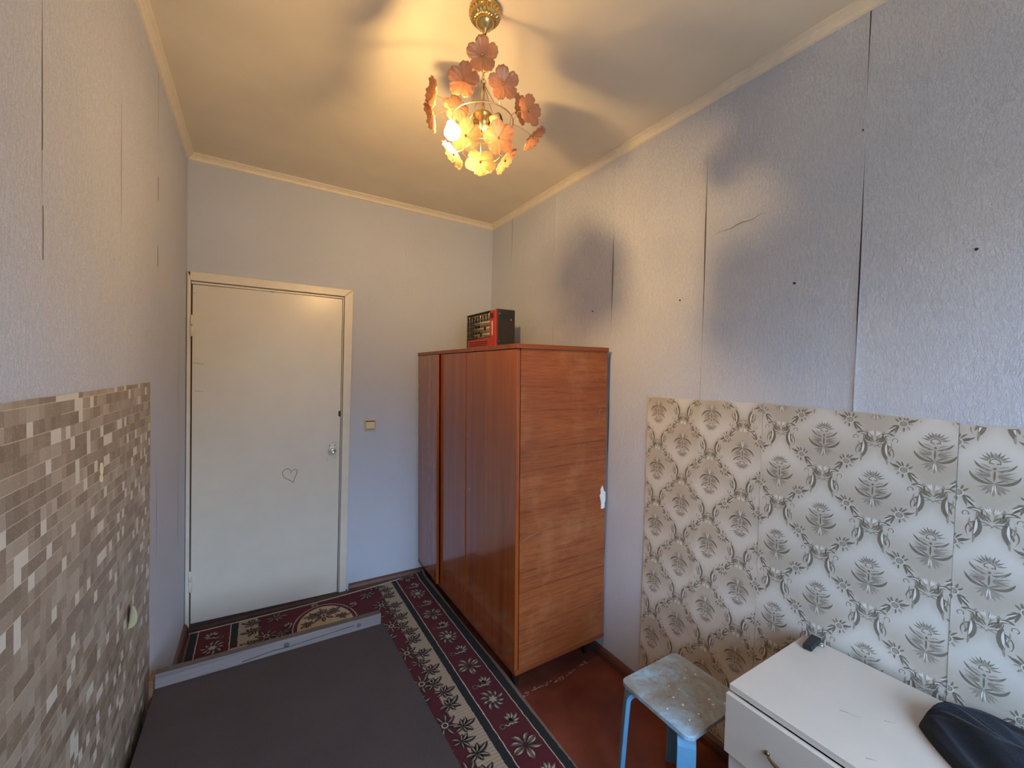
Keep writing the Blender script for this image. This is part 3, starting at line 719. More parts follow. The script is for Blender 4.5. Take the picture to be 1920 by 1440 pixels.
# ================================================================== RUG
def build_rug():
    cx = 0.715; x0, x1 = 0.026, 1.404; ya, yb = -0.55, 2.935
    t = thing('patterned_rug', 'burgundy floral woven rug with beige and black border bands', 'rug', (cx, 1.2, 0.0))
    def top_edge(x):
        return 2.878+0.075*((x-0.4)/1.0)**2*(1 if x > 0.4 else -0.02)
    def curl(x, y):      # the right edge rides up against the wardrobe, the corner turns up the skirting
        a = max(0, (x-1.372)/0.032)
        return 0.0085+0.012*a*a*(1 if y > 1.75 else max(0, (y-1.5)/0.25))+0.020*max(0, (x-1.30)/0.1)*max(0, (y-2.86)/0.07)
    mb = MB()
    def f(u, v):
        x = x0+(x1-x0)*u; y = ya+(top_edge(x)-ya)*v
        return (x+0.005*math.sin(y*5), y, curl(x, y))
    mb.grid(f, 60, 90)
    mb.grid(lambda u, v: (f(u, v)[0], f(u, v)[1], 0.001), 60, 90)
    nu = 60
    rim = [f(i/60, 1) for i in range(61)]; mb.add(rim+[(a, b, 0.001) for a, b, c in rim], [(i, i+1, 62+i, 61+i) for i in range(60)])
    rim = [f(1, i/90) for i in range(91)]; mb.add(rim+[(a, b, 0.001) for a, b, c in rim], [(i, i+1, 92+i, 91+i) for i in range(90)])
    obj('rug_body', mb, 'rug', t, fix=False)
    obj('cream_edge_binding', MB().tube([(x, top_edge(x)+0.002, curl(x, top_edge(x))) for x in [x0+(x1-x0)*i/24 for i in range(25)]], 0.0045, 6), 'r_cream', t)
    pat = MB(); 
    def put(shapes, ox, oy, ang, sc=1.0, flip=1, lay=0):
        ca, sa = math.cos(R(ang)), math.sin(R(ang))
        for pl, ink in shapes:
            q = []
            for px, py in pl:
                px *= sc*flip; py *= sc
                q.append((ox+px*ca-py*sa, oy+px*sa+py*ca))
            if any(b > top_edge(a)-0.006 or a > 1.40 or a < 0.035 for a, b in q): continue
            b = len(pat.v); pat.v += [(a, c, curl(a, c)+0.0006+0.0005*LZ[ink]) for a, c in q]
            pat.f.append(tuple(range(b, b+len(q)))); pat.mi.append(ink); pat.sm.append(False)
    # inks: 0 cream 1 grey 2 dark 3 burgundy 4 beige ; layer heights
    LZ = {4: 0, 3: 1, 2: 2, 1: 3, 0: 4}
    def petal(x, y, a, ln, wd, bend=0):      # dark leaf with pale edge stroke
        s = leaf(x, y, a, ln, wd, bend, ink=2)
        s += leaf(x, y, a+3, ln*0.96, wd*0.36, bend, ink=1, n=5)
        s += leaf(x+math.cos(R(a))*ln*0.25, y+math.sin(R(a))*ln*0.25, a+4, ln*0.6, wd*0.16, bend, ink=0, n=4)
        return s
    def stroke(x, y, a, ln, wd, bend=0): return leaf(x, y, a, ln, wd*1.7, bend, ink=2)+leaf(x, y, a, ln, wd, bend, ink=1, n=5)+leaf(x+math.cos(R(a))*ln*0.3, y+math.sin(R(a))*ln*0.3, a, ln*0.55, wd*0.5, bend, ink=0, n=4)
    def flower():
        s = []
        for a in range(0, 360, 36): s += stroke(math.cos(R(a))*0.016, math.sin(R(a))*0.016, a+8*math.sin(a*3), 0.040+0.008*math.sin(a*1.7), 0.0125, 42)
        for a in range(0, 360, 60): s += leaf(0, 0, a, 0.020, 0.009, 0, ink=0, n=4)
        s += ring(0, 0, 0.015, 0.004, 1, 10)+disc(0, 0, 0.006, 2, 8)
        return s
    def star():
        s = []
        for a, ln, b in ((90, 0.055, 30), (60, 0.05, -30), (125, 0.05, 30), (165, 0.052, 25), (200, 0.048, -20), (240, 0.05, 25), (275, 0.052, -25), (310, 0.052, 20), (350, 0.05, 30), (25, 0.05, -25)):
            s += stroke(math.cos(R(a))*0.010, math.sin(R(a))*0.010, a, ln, 0.0125, b*1.6)
        return s+disc(0, 0, 0.008, 2, 8)
    def bud():
        s = ring(-0.027, -0.010, 0.0085, 0.004, 1, 10)+disc(-0.027, -0.010, 0.005, 2, 8)
        s += ring(-0.008, -0.006, 0.007, 0.004, 0, 8, 180, 360)+ring(0.008, -0.004, 0.007, 0.004, 0, 8, 180, 360)
        for a, ln in ((20, 0.042), (48, 0.036), (75, 0.036), (-12, 0.036), (105, 0.028), (-45, 0.03)): s += stroke(0.004, 0.002, a, ln, 0.0115, 30)
        return s
    def lily():      # leaves reaching over the beige band, pointing to +x
        s = []
        for a, ln, wd, b in ((8, 0.072, 0.027, 18), (44, 0.052, 0.024, 24), (-32, 0.056, 0.023, -22), (82, 0.042, 0.022, 10), (-74, 0.040, 0.020, -10), (148, 0.050, 0.024, 30), (212, 0.044, 0.022, -24)):
            s += petal(0, 0, a, ln, wd, b)
        return s+disc(0.004, 0, 0.007, 1, 8)
    def blossom():
        s = []
        for a in (0, 40, 80, 125, 170, 215, 260, 310): s += petal(math.cos(R(a))*0.008, math.sin(R(a))*0.008, a, 0.048, 0.018, 15)
        return s+ring(0, 0, 0.011, 0.005, 0, 10)+disc(0, 0, 0.006, 2, 8)
    per = 0.525
    for side in (1, -1):
        for k in range(-4, 8):
            y = 2.129-per*k+per
            if y < 0.6: continue
            bx = cx+side*0.565
            put(flower(), bx, y+0.02, 0, 1.12, side); put(bud(), bx, y-0.125, -8, 1.35, side)
            put(star(), bx, y-0.255, 10, 1.12, side); put(bud(), bx, y-0.395, -14, 1.35, side)
            fx = cx+side*0.372
            for q, (ox, oy, an, kk) in enumerate(((0.004, 0.085, 16, 1.0), (0.010, -0.045, -6, 0.95), (-0.025, -0.110, -22, 0.9), (0.004, -0.190, 8, 1.0), (-0.015, -0.285, 14, 0.95), (0.008, -0.355, -8, 0.95))):
                put(lily(), fx+side*ox, y+oy, an, kk, side)
            put(blossom(), cx+side*0.318, y-0.005, 20, 1.15, side); put(blossom(), cx+side*0.312, y-0.255, 0, 1.2, side)
            put(blossom(), cx+side*0.25, y-0.13, 40, 1.1, side); put(lily(), cx+side*0.27, y-0.36, 200, 1.1, side)
    # medallion near the door
    my = 2.605; mx = 0.700
    put([([(math.cos(2*PI*i/40)*0.178, math.sin(2*PI*i/40)*0.232) for i in range(40)], 0)], mx, my, 0)
    LZ[3] = 4.5
    put([([(math.cos(2*PI*i/40)*0.172, math.sin(2*PI*i/40)*0.226) for i in range(40)], 3)], mx, my, 0)
    LZ[0] = 5.0
    put([([(math.cos(2*PI*i/40)*0.152, math.sin(2*PI*i/40)*0.206) for i in range(40)], 0)], mx, my, 0)
    LZ[4] = 5.5
    put([([(math.cos(2*PI*i/40)*0.147, math.sin(2*PI*i/40)*0.200) for i in range(40)], 4)], mx, my, 0)
    LZ.update({2: 6.5, 1: 7.5, 0: 8.5})
    put(blossom(), mx, my+0.10, 0, 1.3); put(lily(), mx-0.05, my+0.12, 160, 0.9); put(lily(), mx+0.05, my+0.12, 20, 0.9)
    put(lily(), mx-0.09, my+0.05, 200, 0.8); put(lily(), mx+0.09, my+0.05, -20, 0.8); put(lily(), mx, my+0.14, 90, 0.7)
    put(bud(), mx-0.19, my+0.08, 60, 1.0); put(bud(), mx+0.17, my+0.13, 20, 1.0); put(lily(), mx-0.22, my+0.03, 200, 0.8); put(bud(), mx-0.03, my+0.235, 90, 0.9)
    obj('woven_pattern', pat, ['r_cream', 'r_grey', 'r_dark', 'r_burg', 'r_beige'], t, fix=False, kind='stuff')
build_rug()

# ================================================================== WARDROBE
LEAN = R(-1.12)
def build_wardrobe():
    x0 = 1.377; y0, y1 = 1.592, 2.944; dp = 0.562; zt = 1.652; zb = 0.103
    t = thing('wardrobe', 'brown lacquered wooden wardrobe with three doors standing in the back corner', 'wardrobe', (x0, y0, 0.0))
    xf = x0+0.020                       # carcass front behind the overlay doors
    obj('top', box(x0-0.004, x0+dp+0.004, y0-0.006, y1+0.003, zt-0.022, zt), 'edge_wood', t, bevel=0.002)
    obj('bottom_panel', box(x0, x0+dp, y0-0.003, y1, zb, zb+0.022), 'edge_wood', t, bevel=0.0015)
    obj('side_panel', box(xf+0.0015, x0+dp, y0, y0+0.018, zb+0.022, zt-0.022), 'side', t, bevel=0.0008)
    obj('side_panel', box(xf, x0+dp, y1-0.018, y1, zb+0.022, zt-0.022), 'side', t)
    obj('back_panel', box(x0+dp-0.006, x0+dp, y0+0.018, y1-0.018, zb+0.022, zt-0.022), 'edge_wood_v', t)
    for y in (2.155, 2.523): obj('partition', box(xf+0.004, x0+dp-0.006, y-0.009, y+0.009, zb+0.022, zt-0.022), 'dark', t)
    def door(ya, yb, dx=0.0, ang=0.0, seed=0):
        o = obj('door', box(x0-0.0, x0+0.018, ya, yb, zb+0.024, zt-0.025), ['door_wood'], t, bevel=0.0012, origin=(x0+0.018, yb, 0.0))
        o.rotation_euler.z = ang; o.location.x += dx
        return o
    d3 = door(y0+0.001, 2.1265)
    d2 = door(2.1300, 2.5160, -0.0008, R(-0.4))
    d1 = door(2.5180, 2.9430, -0.001, R(-3.2))
    def key(dr, y, z, plate=True):
        off = Vector((x0+0.018, dr.location.y+y0, 0))
        mb = MB().ringtube((x0-0.0005, y, z), 0.0065, 0.0016, (1, 0, 0), 16, 5, 0, 1.7); k = obj('keyhole', mb, 'steel_bright', dr)
        obj('key_slot', MB().lathe([(0.0045, 0), (0.0045, 0.0008)], (x0, y, z), 8, (-1, 0, 0)), 'dark', k)
    key(d3, 2.082, 0.862); key(d1, 2.56, 0.895); key(d3, 2.112, 1.158)
    for (lx, ly) in ((x0+0.05, y0+0.07), (x0+0.50, y0+0.07), (x0+0.05, y1-0.08), (x0+0.50, y1-0.08), (x0+0.05, 2.50)):
        obj('leg', MB().lathe([(0.012, 0.0), (0.013, 0.004), (0.021, 0.085), (0.023, zb)], (lx, ly, 0), 12), 'legwood', t)
    obj('base_rail', box(x0+0.045, x0+0.065, y0+0.09, y1-0.02, zb-0.055, zb), 'legwood', t)
    # white paint splash and scratches on the side
    rnd = random.Random(4); sp = MB()
    n = 22; cx, cz = x0+dp-0.018, 0.862
    out = []
    for i in range(n):
        a = 2*PI*i/n; r = 1+0.35*rnd.uniform(-1, 1)
        out.append((min(x0+dp, cx+math.cos(a)*0.024*r), cz+math.sin(a)*0.050*r))
    sp.prism(out, 'y', y0-0.0012, y0)
    obj('paint_splash', sp, 'white_paint', t)
    for (sx, sz, ln, dx) in ((x0+0.505, 1.31, 0.05, 0.012), (x0+0.500, 1.27, 0.03, 0.006), (x0+0.546, 1.29, 0.04, 0.0), (x0+dp-0.004, 0.51, 0.02, 0.0), (x0+0.03, 0.745, 0.030, 0.10)):
        obj('scratch', MB().tube([(sx, y0-0.0004, sz-ln/2), (sx+dx/2, y0-0.0004, sz+0.004), (sx+dx, y0-0.0004, sz+ln/2)], 0.0008, 5), 'scratch', t)
    t.rotation_euler.y = LEAN
    return t
build_wardrobe()

# ================================================================== HEATER
def build_heater():
    x0, x1, y0, y1 = 1.652, 1.800, 2.292, 2.712; z0 = 1.6525; z1 = z0+0.268
    t = thing('electric_heater', 'small black and red electric heater with wire grille on the wardrobe', 'heater', (x0, y0, z0+0.002))
    z0 += 0.002
    sh = MB(); e = 0.026
    sh.box(x0+0.012, x1, y0, y0+e, z0, z1); obj('end_cap', sh, 'heater_shell', t, bevel=0.006)
    obj('end_cap', box(x0+0.012, x1, y1-e, y1, z0, z1), 'heater_shell', t, bevel=0.006)
    obj('casing', MB().box(x0+0.105, x1-0.004, y0+e, y1-e, z0+0.004, z1-0.004).box(x0+0.02, x0+0.105, y0+e, y1-e, z0+0.004, z0+0.012).box(x0+0.02, x0+0.105, y0+e, y1-e, z1-0.012, z1-0.004), 'heater_shell', t)
    # recessed carrying grip on the near end
    obj('grip_recess', MB().prism([(x0+0.04, z1-0.062), (x0+0.125, z1-0.062), (x0+0.132, z1-0.040), (x0+0.118, z1-0.020), (x0+0.048, z1-0.020), (x0+0.034, z1-0.040)], 'y', y0-0.0015, y0+0.004), 'blackplastic', t, bevel=0.001)
    obj('badge', MB().prism([(x0+0.108, z1-0.070), (x0+0.120, z1-0.070), (x0+0.114, z1-0.055)], 'y', y0-0.003, y0), 'steel_bright', t)
    # red front bezel
    xf = x0
    fr = MB(); zb = z0+0.085; zt2 = z1-0.014; ya, yb = y0+0.070, y1-0.024
    fr.box(xf, xf+0.02, y0+0.004, ya, z0+0.014, z1-0.006)
    fr.box(xf, xf+0.02, ya, y1-0.020, z0+0.014, zb)
    fz = obj('front_bezel', fr, 'heater_red', t, bevel=0.002)
    obj('front_frame', MB().box(xf, xf+0.02, y1-0.020, y1-0.002, z0+0.004, z1-0.004).box(xf, xf+0.02, ya, y1-0.020, zt2+0.004, z1-0.004).box(xf, xf+0.02, y0+0.004, y1-0.020, z0+0.002, z0+0.0135), 'heater_shell', t, bevel=0.0015)
    for k in range(4): obj('vent_slot', box(xf-0.0008, xf+0.002, y0+0.105, y1-0.05, z0+0.026+0.012*k, z0+0.031+0.012*k), 'dark', fz)
    obj('control_strip', box(xf-0.002, xf+0.002, y0+0.034, y0+0.046, z0+0.10, z0+0.19), 'ceramic', fz, bevel=0.001)
    obj('vent_block', box(xf-0.001, xf+0.002, y0+0.025, y0+0.060, z1-0.055, z1-0.025), 'dark', fz)
    # reflector trough and tubes
    refl = []
    for i in range(13):
        a = PI*i/12; refl.append((xf+0.022+0.075*math.sin(a), (zb+zt2)/2+math.cos(a)*(zt2-zb)/2))
    mb = MB(); n = len(refl)
    vs = [(p[0], ya, p[1]) for p in refl]+[(p[0], yb, p[1]) for p in refl]
    mb.add(vs, [(i, i+1, n+i+1, n+i) for i in range(n-1)], 0, True)
    obj('reflector', mb, 'reflector', t, fix=False)
    obj('reflector_end', box(xf+0.02, xf+0.09, ya-0.004, ya, zb, zt2), 'reflector', t); obj('reflector_end', box(xf+0.02, xf+0.09, yb, yb+0.004, zb, zt2), 'reflector', t)
    for z in (zb+0.035, zb+0.075, zb+0.115): obj('heating_tube', MB().tube([(xf+0.045, ya, z), (xf+0.045, yb, z)], 0.0075, 10), 'ceramic', t)
    for yy, z in ((2.50, zb+0.055), (2.56, zb+0.02)): obj('tube_clip', MB().box(xf+0.034, xf+0.038, yy-0.012, yy+0.012, z, z+0.03), 'dark', t)
    g = MB()
    for k in range(9): 
        y = ya+(yb-ya)*k/8; g.tube([(xf+0.004, y, zb-0.004), (xf-0.008, y, zb+0.01), (xf-0.008, y, zt2-0.01), (xf+0.004, y, zt2+0.006)], 0.0011, 5)
    for z in (zb+0.012, zb+0.05, zb+0.09, zb+0.13, zt2-0.012): g.tube([(xf-0.009, ya, z), (xf-0.009, yb, z)], 0.0011, 5)
    obj('wire_grille', g, 'chrome_wire', t)
    for yy, z in ((y0+0.004, z0+0.06), (y0+0.004, z1-0.03)): obj('screw', MB().lathe([(0.004, 0), (0.003, 0.002)], (xf+0.03, y0, z), 8, (0, -1, 0)), 'steel_bright', t)
    t.rotation_euler.y = LEAN
    # sit on the leaning top
    t.location.z += 0.0005; t.location.x -= 0.030; t.location.z += 0.004
build_heater()

# ================================================================== CHANDELIER
def build_chandelier():
    ax, ay = 0.964, 1.237
    t = thing('flower_chandelier', 'brass chandelier with peach glass flowers and one lit bulb', 'chandelier', (ax, ay, H))
    A = Vector((ax, ay, 0))
    P = lambda x, y, z: (ax+x, ay+y, z)
    view = Vector((CAM.x-ax, CAM.y-ay, 0)).normalized(); rt = Vector((-view.y, view.x, 0))     # rt = image right
    # ceiling cup
    cup = obj('canopy', MB().lathe([(0.050, 0.0), (0.052, -0.006), (0.052, -0.012), (0.046, -0.016)], P(0, 0, H), 40), 'brass', t)
    obj('fluted_ring', MB().lathe([(0.049, -0.010), (0.050, -0.018), (0.044, -0.032), (0.036, -0.040), (0.030, -0.040)], P(0, 0, H), 144, mi=0, flute=0.07, fn=24), 'brass', cup)
    obj('canopy_bowl', MB().lathe([(0.032, -0.036), (0.031, -0.044), (0.024, -0.056), (0.012, -0.064), (0.008, -0.070), (0.006, -0.078)], P(0, 0, H), 32), 'brass', cup)
    obj('stem', MB().tube([P(0, 0, 2.625), P(0, 0, 2.555)], 0.0045, 10), 'brass', t)
    obj('stem_collar', MB().lathe([(0.004, 0.0), (0.007, 0.004), (0.007, 0.010), (0.0045, 0.014)], P(0, 0, 2.560), 14), 'brass', t)
    for k, z in enumerate((2.546, 2.526, 2.506, 2.486, 2.468)):
        d = (rt if k % 2 else view)
        obj('chain_link', MB().ringtube(P(0, 0, z), 0.0075, 0.0019, tuple(d), 16, 6, 0, 1.0), 'brass', t)
    obj('stem', MB().tube([P(0, 0, 2.462), P(0, 0, 2.358)], 0.0045, 10), 'brass', t)
    body = obj('body', MB().lathe([(0.006, 0.030), (0.020, 0.028), (0.031, 0.022), (0.032, 0.018), (0.028, 0.014), (0.027, 0.000), (0.024, -0.014), (0.018, -0.022), (0.014, -0.030), (0.006, -0.036)], P(0, 0, 2.338), 32, flute=0.02, fn=16), 'brass', t)
    # lamp holders
    bulbc = A+rt*(-0.094)+view*0.050+Vector((0, 0, 2.270))
    aim = (rt*0.14-view*0.85+Vector((0, 0, -0.42))).normalized()      # aim made up to shape the light, towards the door end
    arms = [(bulbc, True), (A+rt*0.050+view*0.060+Vector((0, 0, 2.255)), False), (A+rt*0.060+view*0.022+Vector((0, 0, 2.343)), None)]
    for c, lit in arms:
        s0 = A+Vector((0, 0, 2.325 if not lit else 2.340)); d = (c-s0).normalized()
        if lit is None:
            s1 = s0+d*0.030; obj('lamp_holder', MB().lathe([(0.016, 0), (0.018, 0.004), (0.018, 0.034), (0.014, 0.036), (0.013, 0.012)], s1, 18, tuple(d)), 'socket', t)
            obj('socket_mouth', MB().lathe([(0.0135, 0.0), (0.012, 0.002)], s1+d*0.0355, 16, tuple(d)), 'dark', t)
        else:
            L = (c-s0).length-0.026
            h = obj('lamp_holder', MB().lathe([(0.008, 0.018), (0.014, 0.022), (0.015, 0.030), (0.013, L-0.012), (0.016, L-0.004), (0.016, L+0.004)], s0, 18, tuple(d)), 'brass' if lit else 'socket', t)
            d = aim if lit else d
            bl = MB().lathe([(0.024, 0.008), (0.022, 0.0135), (0.013, 0.0185), (0.004, 0.020)], c, 20, tuple(d))
            obj('bulb', bl, 'bulb' if lit else 'bulb_off', t)
            # made-up weak glow on the bulb's back, to limit the ceiling hot spot
            nk = MB().lathe([(0.012, -0.030), (0.014, -0.022), (0.023, -0.010), (0.027, 0.001), (0.0245, 0.0085)], c, 20, tuple(d))
            obj('bulb_neck', nk, 'bulb_neck' if lit else 'bulb_off', t)
    # wire hoops and uprights
    obj('wire_hoop', MB().ringtube(P(0, 0, 2.340), 0.100, 0.0022, (0, 0, 1), 48, 6), 'brass_wire', t)
    obj('wire_hoop', MB().ringtube(P(0, 0, 2.235), 0.062, 0.0020, (0, 0, 1), 36, 6), 'brass_wire', t)
    for k in range(4):
        a = PI*0.25+PI*0.5*k; u = (rt*math.cos(a)+view*math.sin(a))
        obj('wire_rib', MB().tube([A+u*0.004+Vector((0, 0, 2.455)), A+u*0.050+Vector((0, 0, 2.38)), A+u*0.100+Vector((0, 0, 2.340))], 0.0014, 6), 'brass_wire', t)
        obj('wire_rib', MB().tube([A+u*0.016+Vector((0, 0, 2.310)), A+u*0.062+Vector((0, 0, 2.235))], 0.0014, 6), 'brass_wire', t)
    # flower mesh: five ruffled petals
    def flower_mesh():
        mb = MB(); NA, NR = 60, 7
        vs = [(0, 0, 0)]
        for j in range(1, NR+1):
            q = j/NR
            for i in range(NA):
                th = 2*PI*i/NA; pet = abs(math.cos(2.5*th))
                r = 0.049*(1-0.30*q*(1-pet**0.55))*(1+0.022*math.sin(23*th)*q**3)*q
                z = 0.012*q**1.6-0.006*q*(1-pet)**1.5*1.2+0.0025*math.sin(17*th+1)*q**4-0.0016*math.cos(5*th)*q
                vs.append((r*math.cos(th), r*math.sin(th), z))
        fs = [(0, 1+i, 1+(i+1) % NA) for i in range(NA)]
        for j in range(NR-1):
            for i in range(NA):
                a = 1+j*NA+i; b = 1+j*NA+(i+1) % NA; fs.append((a, a+NA, b+NA, b))
        n = len(vs); vs2 = [(x, y, z-0.0025) for x, y, z in vs]
        fs2 = [tuple(n+i for i in reversed(f)) for f in fs]
        rim = 1+(NR-1)*NA
        fs3 = [(rim+i, n+rim+i, n+rim+(i+1) % NA, rim+(i+1) % NA) for i in range(NA)]
        mb.add(vs+vs2, fs+fs2+fs3, 0, True)
        me = bpy.data.meshes.new('glass_flower'); me.from_pydata(mb.v, [], mb.f); me.polygons.foreach_set('use_smooth', [True]*len(mb.f))
        me.materials.append(M['flower']); me.update(); return me
    fme = flower_mesh()
    pin = MB().sphere((0, 0, 0.004), 0.0048, 10, 7); pme = bpy.data.meshes.new('flower_pin'); pme.from_pydata(pin.v, [], pin.f); pme.materials.append(M['brass']); pme.update()
    # (image-right, towards camera, z, normal r, normal toward camera, normal up, roll)
    F = [(-0.005, 0.110, 2.470, -0.1, 1.0, -0.35, 18),
         (-0.060, 0.110, 2.390, -0.15, 1.0, -0.25, 4),
         (0.060, 0.100, 2.396, 0.15, 1.0, -0.20, 30),
         (-0.157, 0.030, 2.395, -1.0, 0.50, -0.10, 8),
         (-0.165, -0.010, 2.352, -1.0, 0.22, -0.42, 40),
         (0.148, 0.020, 2.372, 0.60, 0.80, -0.05, 22),
         (0.124, -0.060, 2.425, 0.85, 0.55, -0.05, 0),
         (-0.048, 0.125, 2.218, -0.25, 1.0, -0.22, 12),
         (0.049, 0.120, 2.222, 0.15, 1.0, -0.30, 36),
         (-0.004, 0.075, 2.174, 0.0, 0.36, -1.0, 54),
         (-0.088, 0.010, 2.224, -0.80, 0.08, -0.72, 10),
         (0.072, 0.030, 2.205, 0.80, 0.02, -0.70, 30),
         (0.168, -0.005, 2.306, 0.70, 0.05, -0.74, 5),
         (0.002, -0.075, 2.245, 0.0, -1.0, -0.5, 20),
         (-0.090, -0.100, 2.440, -0.5, -1.0, 0.0, 15),
         (0.045, -0.125, 2.380, 0.3, -1.0, -0.1, 15)]
    for (a, b, z, na, nb, nz, rl) in F:
        c = A+rt*a+view*b+Vector((0, 0, z)); nrm = (rt*na+view*nb+Vector((0, 0, nz))).normalized()
        o = bpy.data.objects.new('glass_flower', fme); COL.objects.link(o); o.parent = t
        q = nrm.to_track_quat('Z', 'Y'); o.rotation_mode = 'QUATERNION'
        o.rotation_quaternion = q @ Matrix.Rotation(R(rl), 3, 'Z').to_quaternion()
        o.location = c-Vector((ax, ay, H))
        p = bpy.data.objects.new('flower_pin', pme); COL.objects.link(p); p.parent = o
        # wire back to the nearest hoop
        ang = math.atan2(b, a); hz, hr = (2.340, 0.100) if z > 2.28 else (2.235, 0.062)
        hp = A+(rt*math.cos(ang)+view*math.sin(ang))*hr+Vector((0, 0, hz))
        if (hp-c).length > 0.02:
            mid = (hp+c)/2-nrm*0.012+Vector((0, 0, 0.02 if z > hz else 0.0))
            obj('flower_wire', MB().tube([hp, mid, c-nrm*0.003], 0.0012, 6), 'brass_wire', t)
build_chandelier()

# ================================================================== LIGHT SWITCH
def build_switch():
    x, z = 1.009, 1.136
    t = thing('light_switch', 'yellowed square light switch on the wall beside the door', 'light switch', (x, D, z))
    obj('plate', box(x-0.040, x+0.040, D-0.011, D, z-0.040, z+0.040), 'switch', t, bevel=0.005, seg=3)
    obj('rocker_well', box(x-0.031, x+0.031, D-0.0122, D-0.010, z-0.030, z+0.031), 'brownwood', t)
    obj('rocker', MB().prism([(D-0.010, z-0.024), (D-0.021, z-0.025), (D-0.0135, z+0.022), (D-0.010, z+0.022)], 'x', x-0.029, x+0.029), 'switch', t, bevel=0.001)
build_switch()

# ================================================================== BED
def build_bed():
    t = thing('bed_frame', 'low bed frame with bare dark sheet and grey plank end along the left wall', 'bed', (0.43, 1.94, 0.0))
    y0 = 0.02; ye = 1.920
    sh = MB()
    zs = lambda x, y: 0.338+0.0015*math.sin(x*9)*math.sin(y*4)
    out = [(0.034, y0), (0.885, y0), (0.868, 1.10), (0.852, ye-0.001), (0.034, ye-0.001)]
    sh.prism(out, 'z', 0.326, 0.338)
    obj('sheet', sh, 'sheet', t, bevel=0.0015)
    pl = MB(); n = 24; rnd = random.Random(3)
    # end plank with a slightly ragged lower edge
    top = 0.389
    vs = []; 
    for i in range(n+1):
        x = 0.034+(0.840-0.034)*i/n; zt = top-0.004*i/n
        for (y, z) in ((ye, 0.296), (ye, zt), (ye+0.034, zt), (ye+0.034, 0.296)): vs.append((x, y+0.0006*math.sin(i*1.7), z))
    fs = [(i*4+k, i*4+(k+1) % 4, i*4+4+(k+1) % 4, i*4+4+k) for i in range(n) for k in range(4)]+[(3, 2, 1, 0), tuple(n*4+k for k in range(4))]
    pl.add(vs, fs)
    for j in range(len(pl.f)-2):
        if j % 4 == 1: pl.mi[j] = 1
    obj('end_plank', pl, ['plank', 'plank_top'], t, bevel=0.0015)
    obj('knot', MB().lathe([(0.011, 0), (0.010, 0.0012)], (0.455, ye, 0.362), 10, (0, -1, 0)), 'plank_top', t)
    obj('knot', MB().lathe([(0.010, 0), (0.008, 0.0012)], (0.742, ye, 0.360), 10, (0, -1, 0)), 'plank_top', t)
    crack = [(0.30, 0.346), (0.36, 0.350), (0.41, 0.355), (0.46, 0.352), (0.56, 0.3575), (0.66, 0.3615), (0.72, 0.364)]
    obj('plank_crack', MB().tube([(x, ye-0.0002, z) for x, z in crack], 0.0012, 5), 'dark', t)
    obj('side_rail', box(0.036, 0.056, y0, ye-0.03, 0.22, 0.3255), 'legwood', t)
    obj('side_rail', box(0.815, 0.838, y0, ye, 0.24, 0.3255), 'plank', t)
    obj('corner_post', box(0.021, 0.0335, ye-0.03, ye+0.034, 0.0105, 0.388), 'brownwood', t, bevel=0.002)
    obj('foot_rail', box(0.034, 0.838, y0, y0+0.03, 0.24, 0.3255), 'plank', t)
    for x, y in ((0.05, 1.88), (0.79, 1.88), (0.05, 0.06), (0.79, 0.06)): obj('leg', box(x, x+0.04, y-0.02, y+0.02, 0.0105, 0.3255), 'plank', t, bevel=0.002)
    for x in (0.3, 0.55): obj('slat', box(x, x+0.07, y0+0.03, ye, 0.305, 0.3255), 'plank', t)
    # splinter on the plank top
    obj('wood_splinter', MB().prism([(0.250, ye+0.030), (0.312, ye+0.030), (0.318, ye+0.036), (0.254, ye+0.037)], 'z', 0.3855, 0.391), 'brownwood', t)
build_bed()

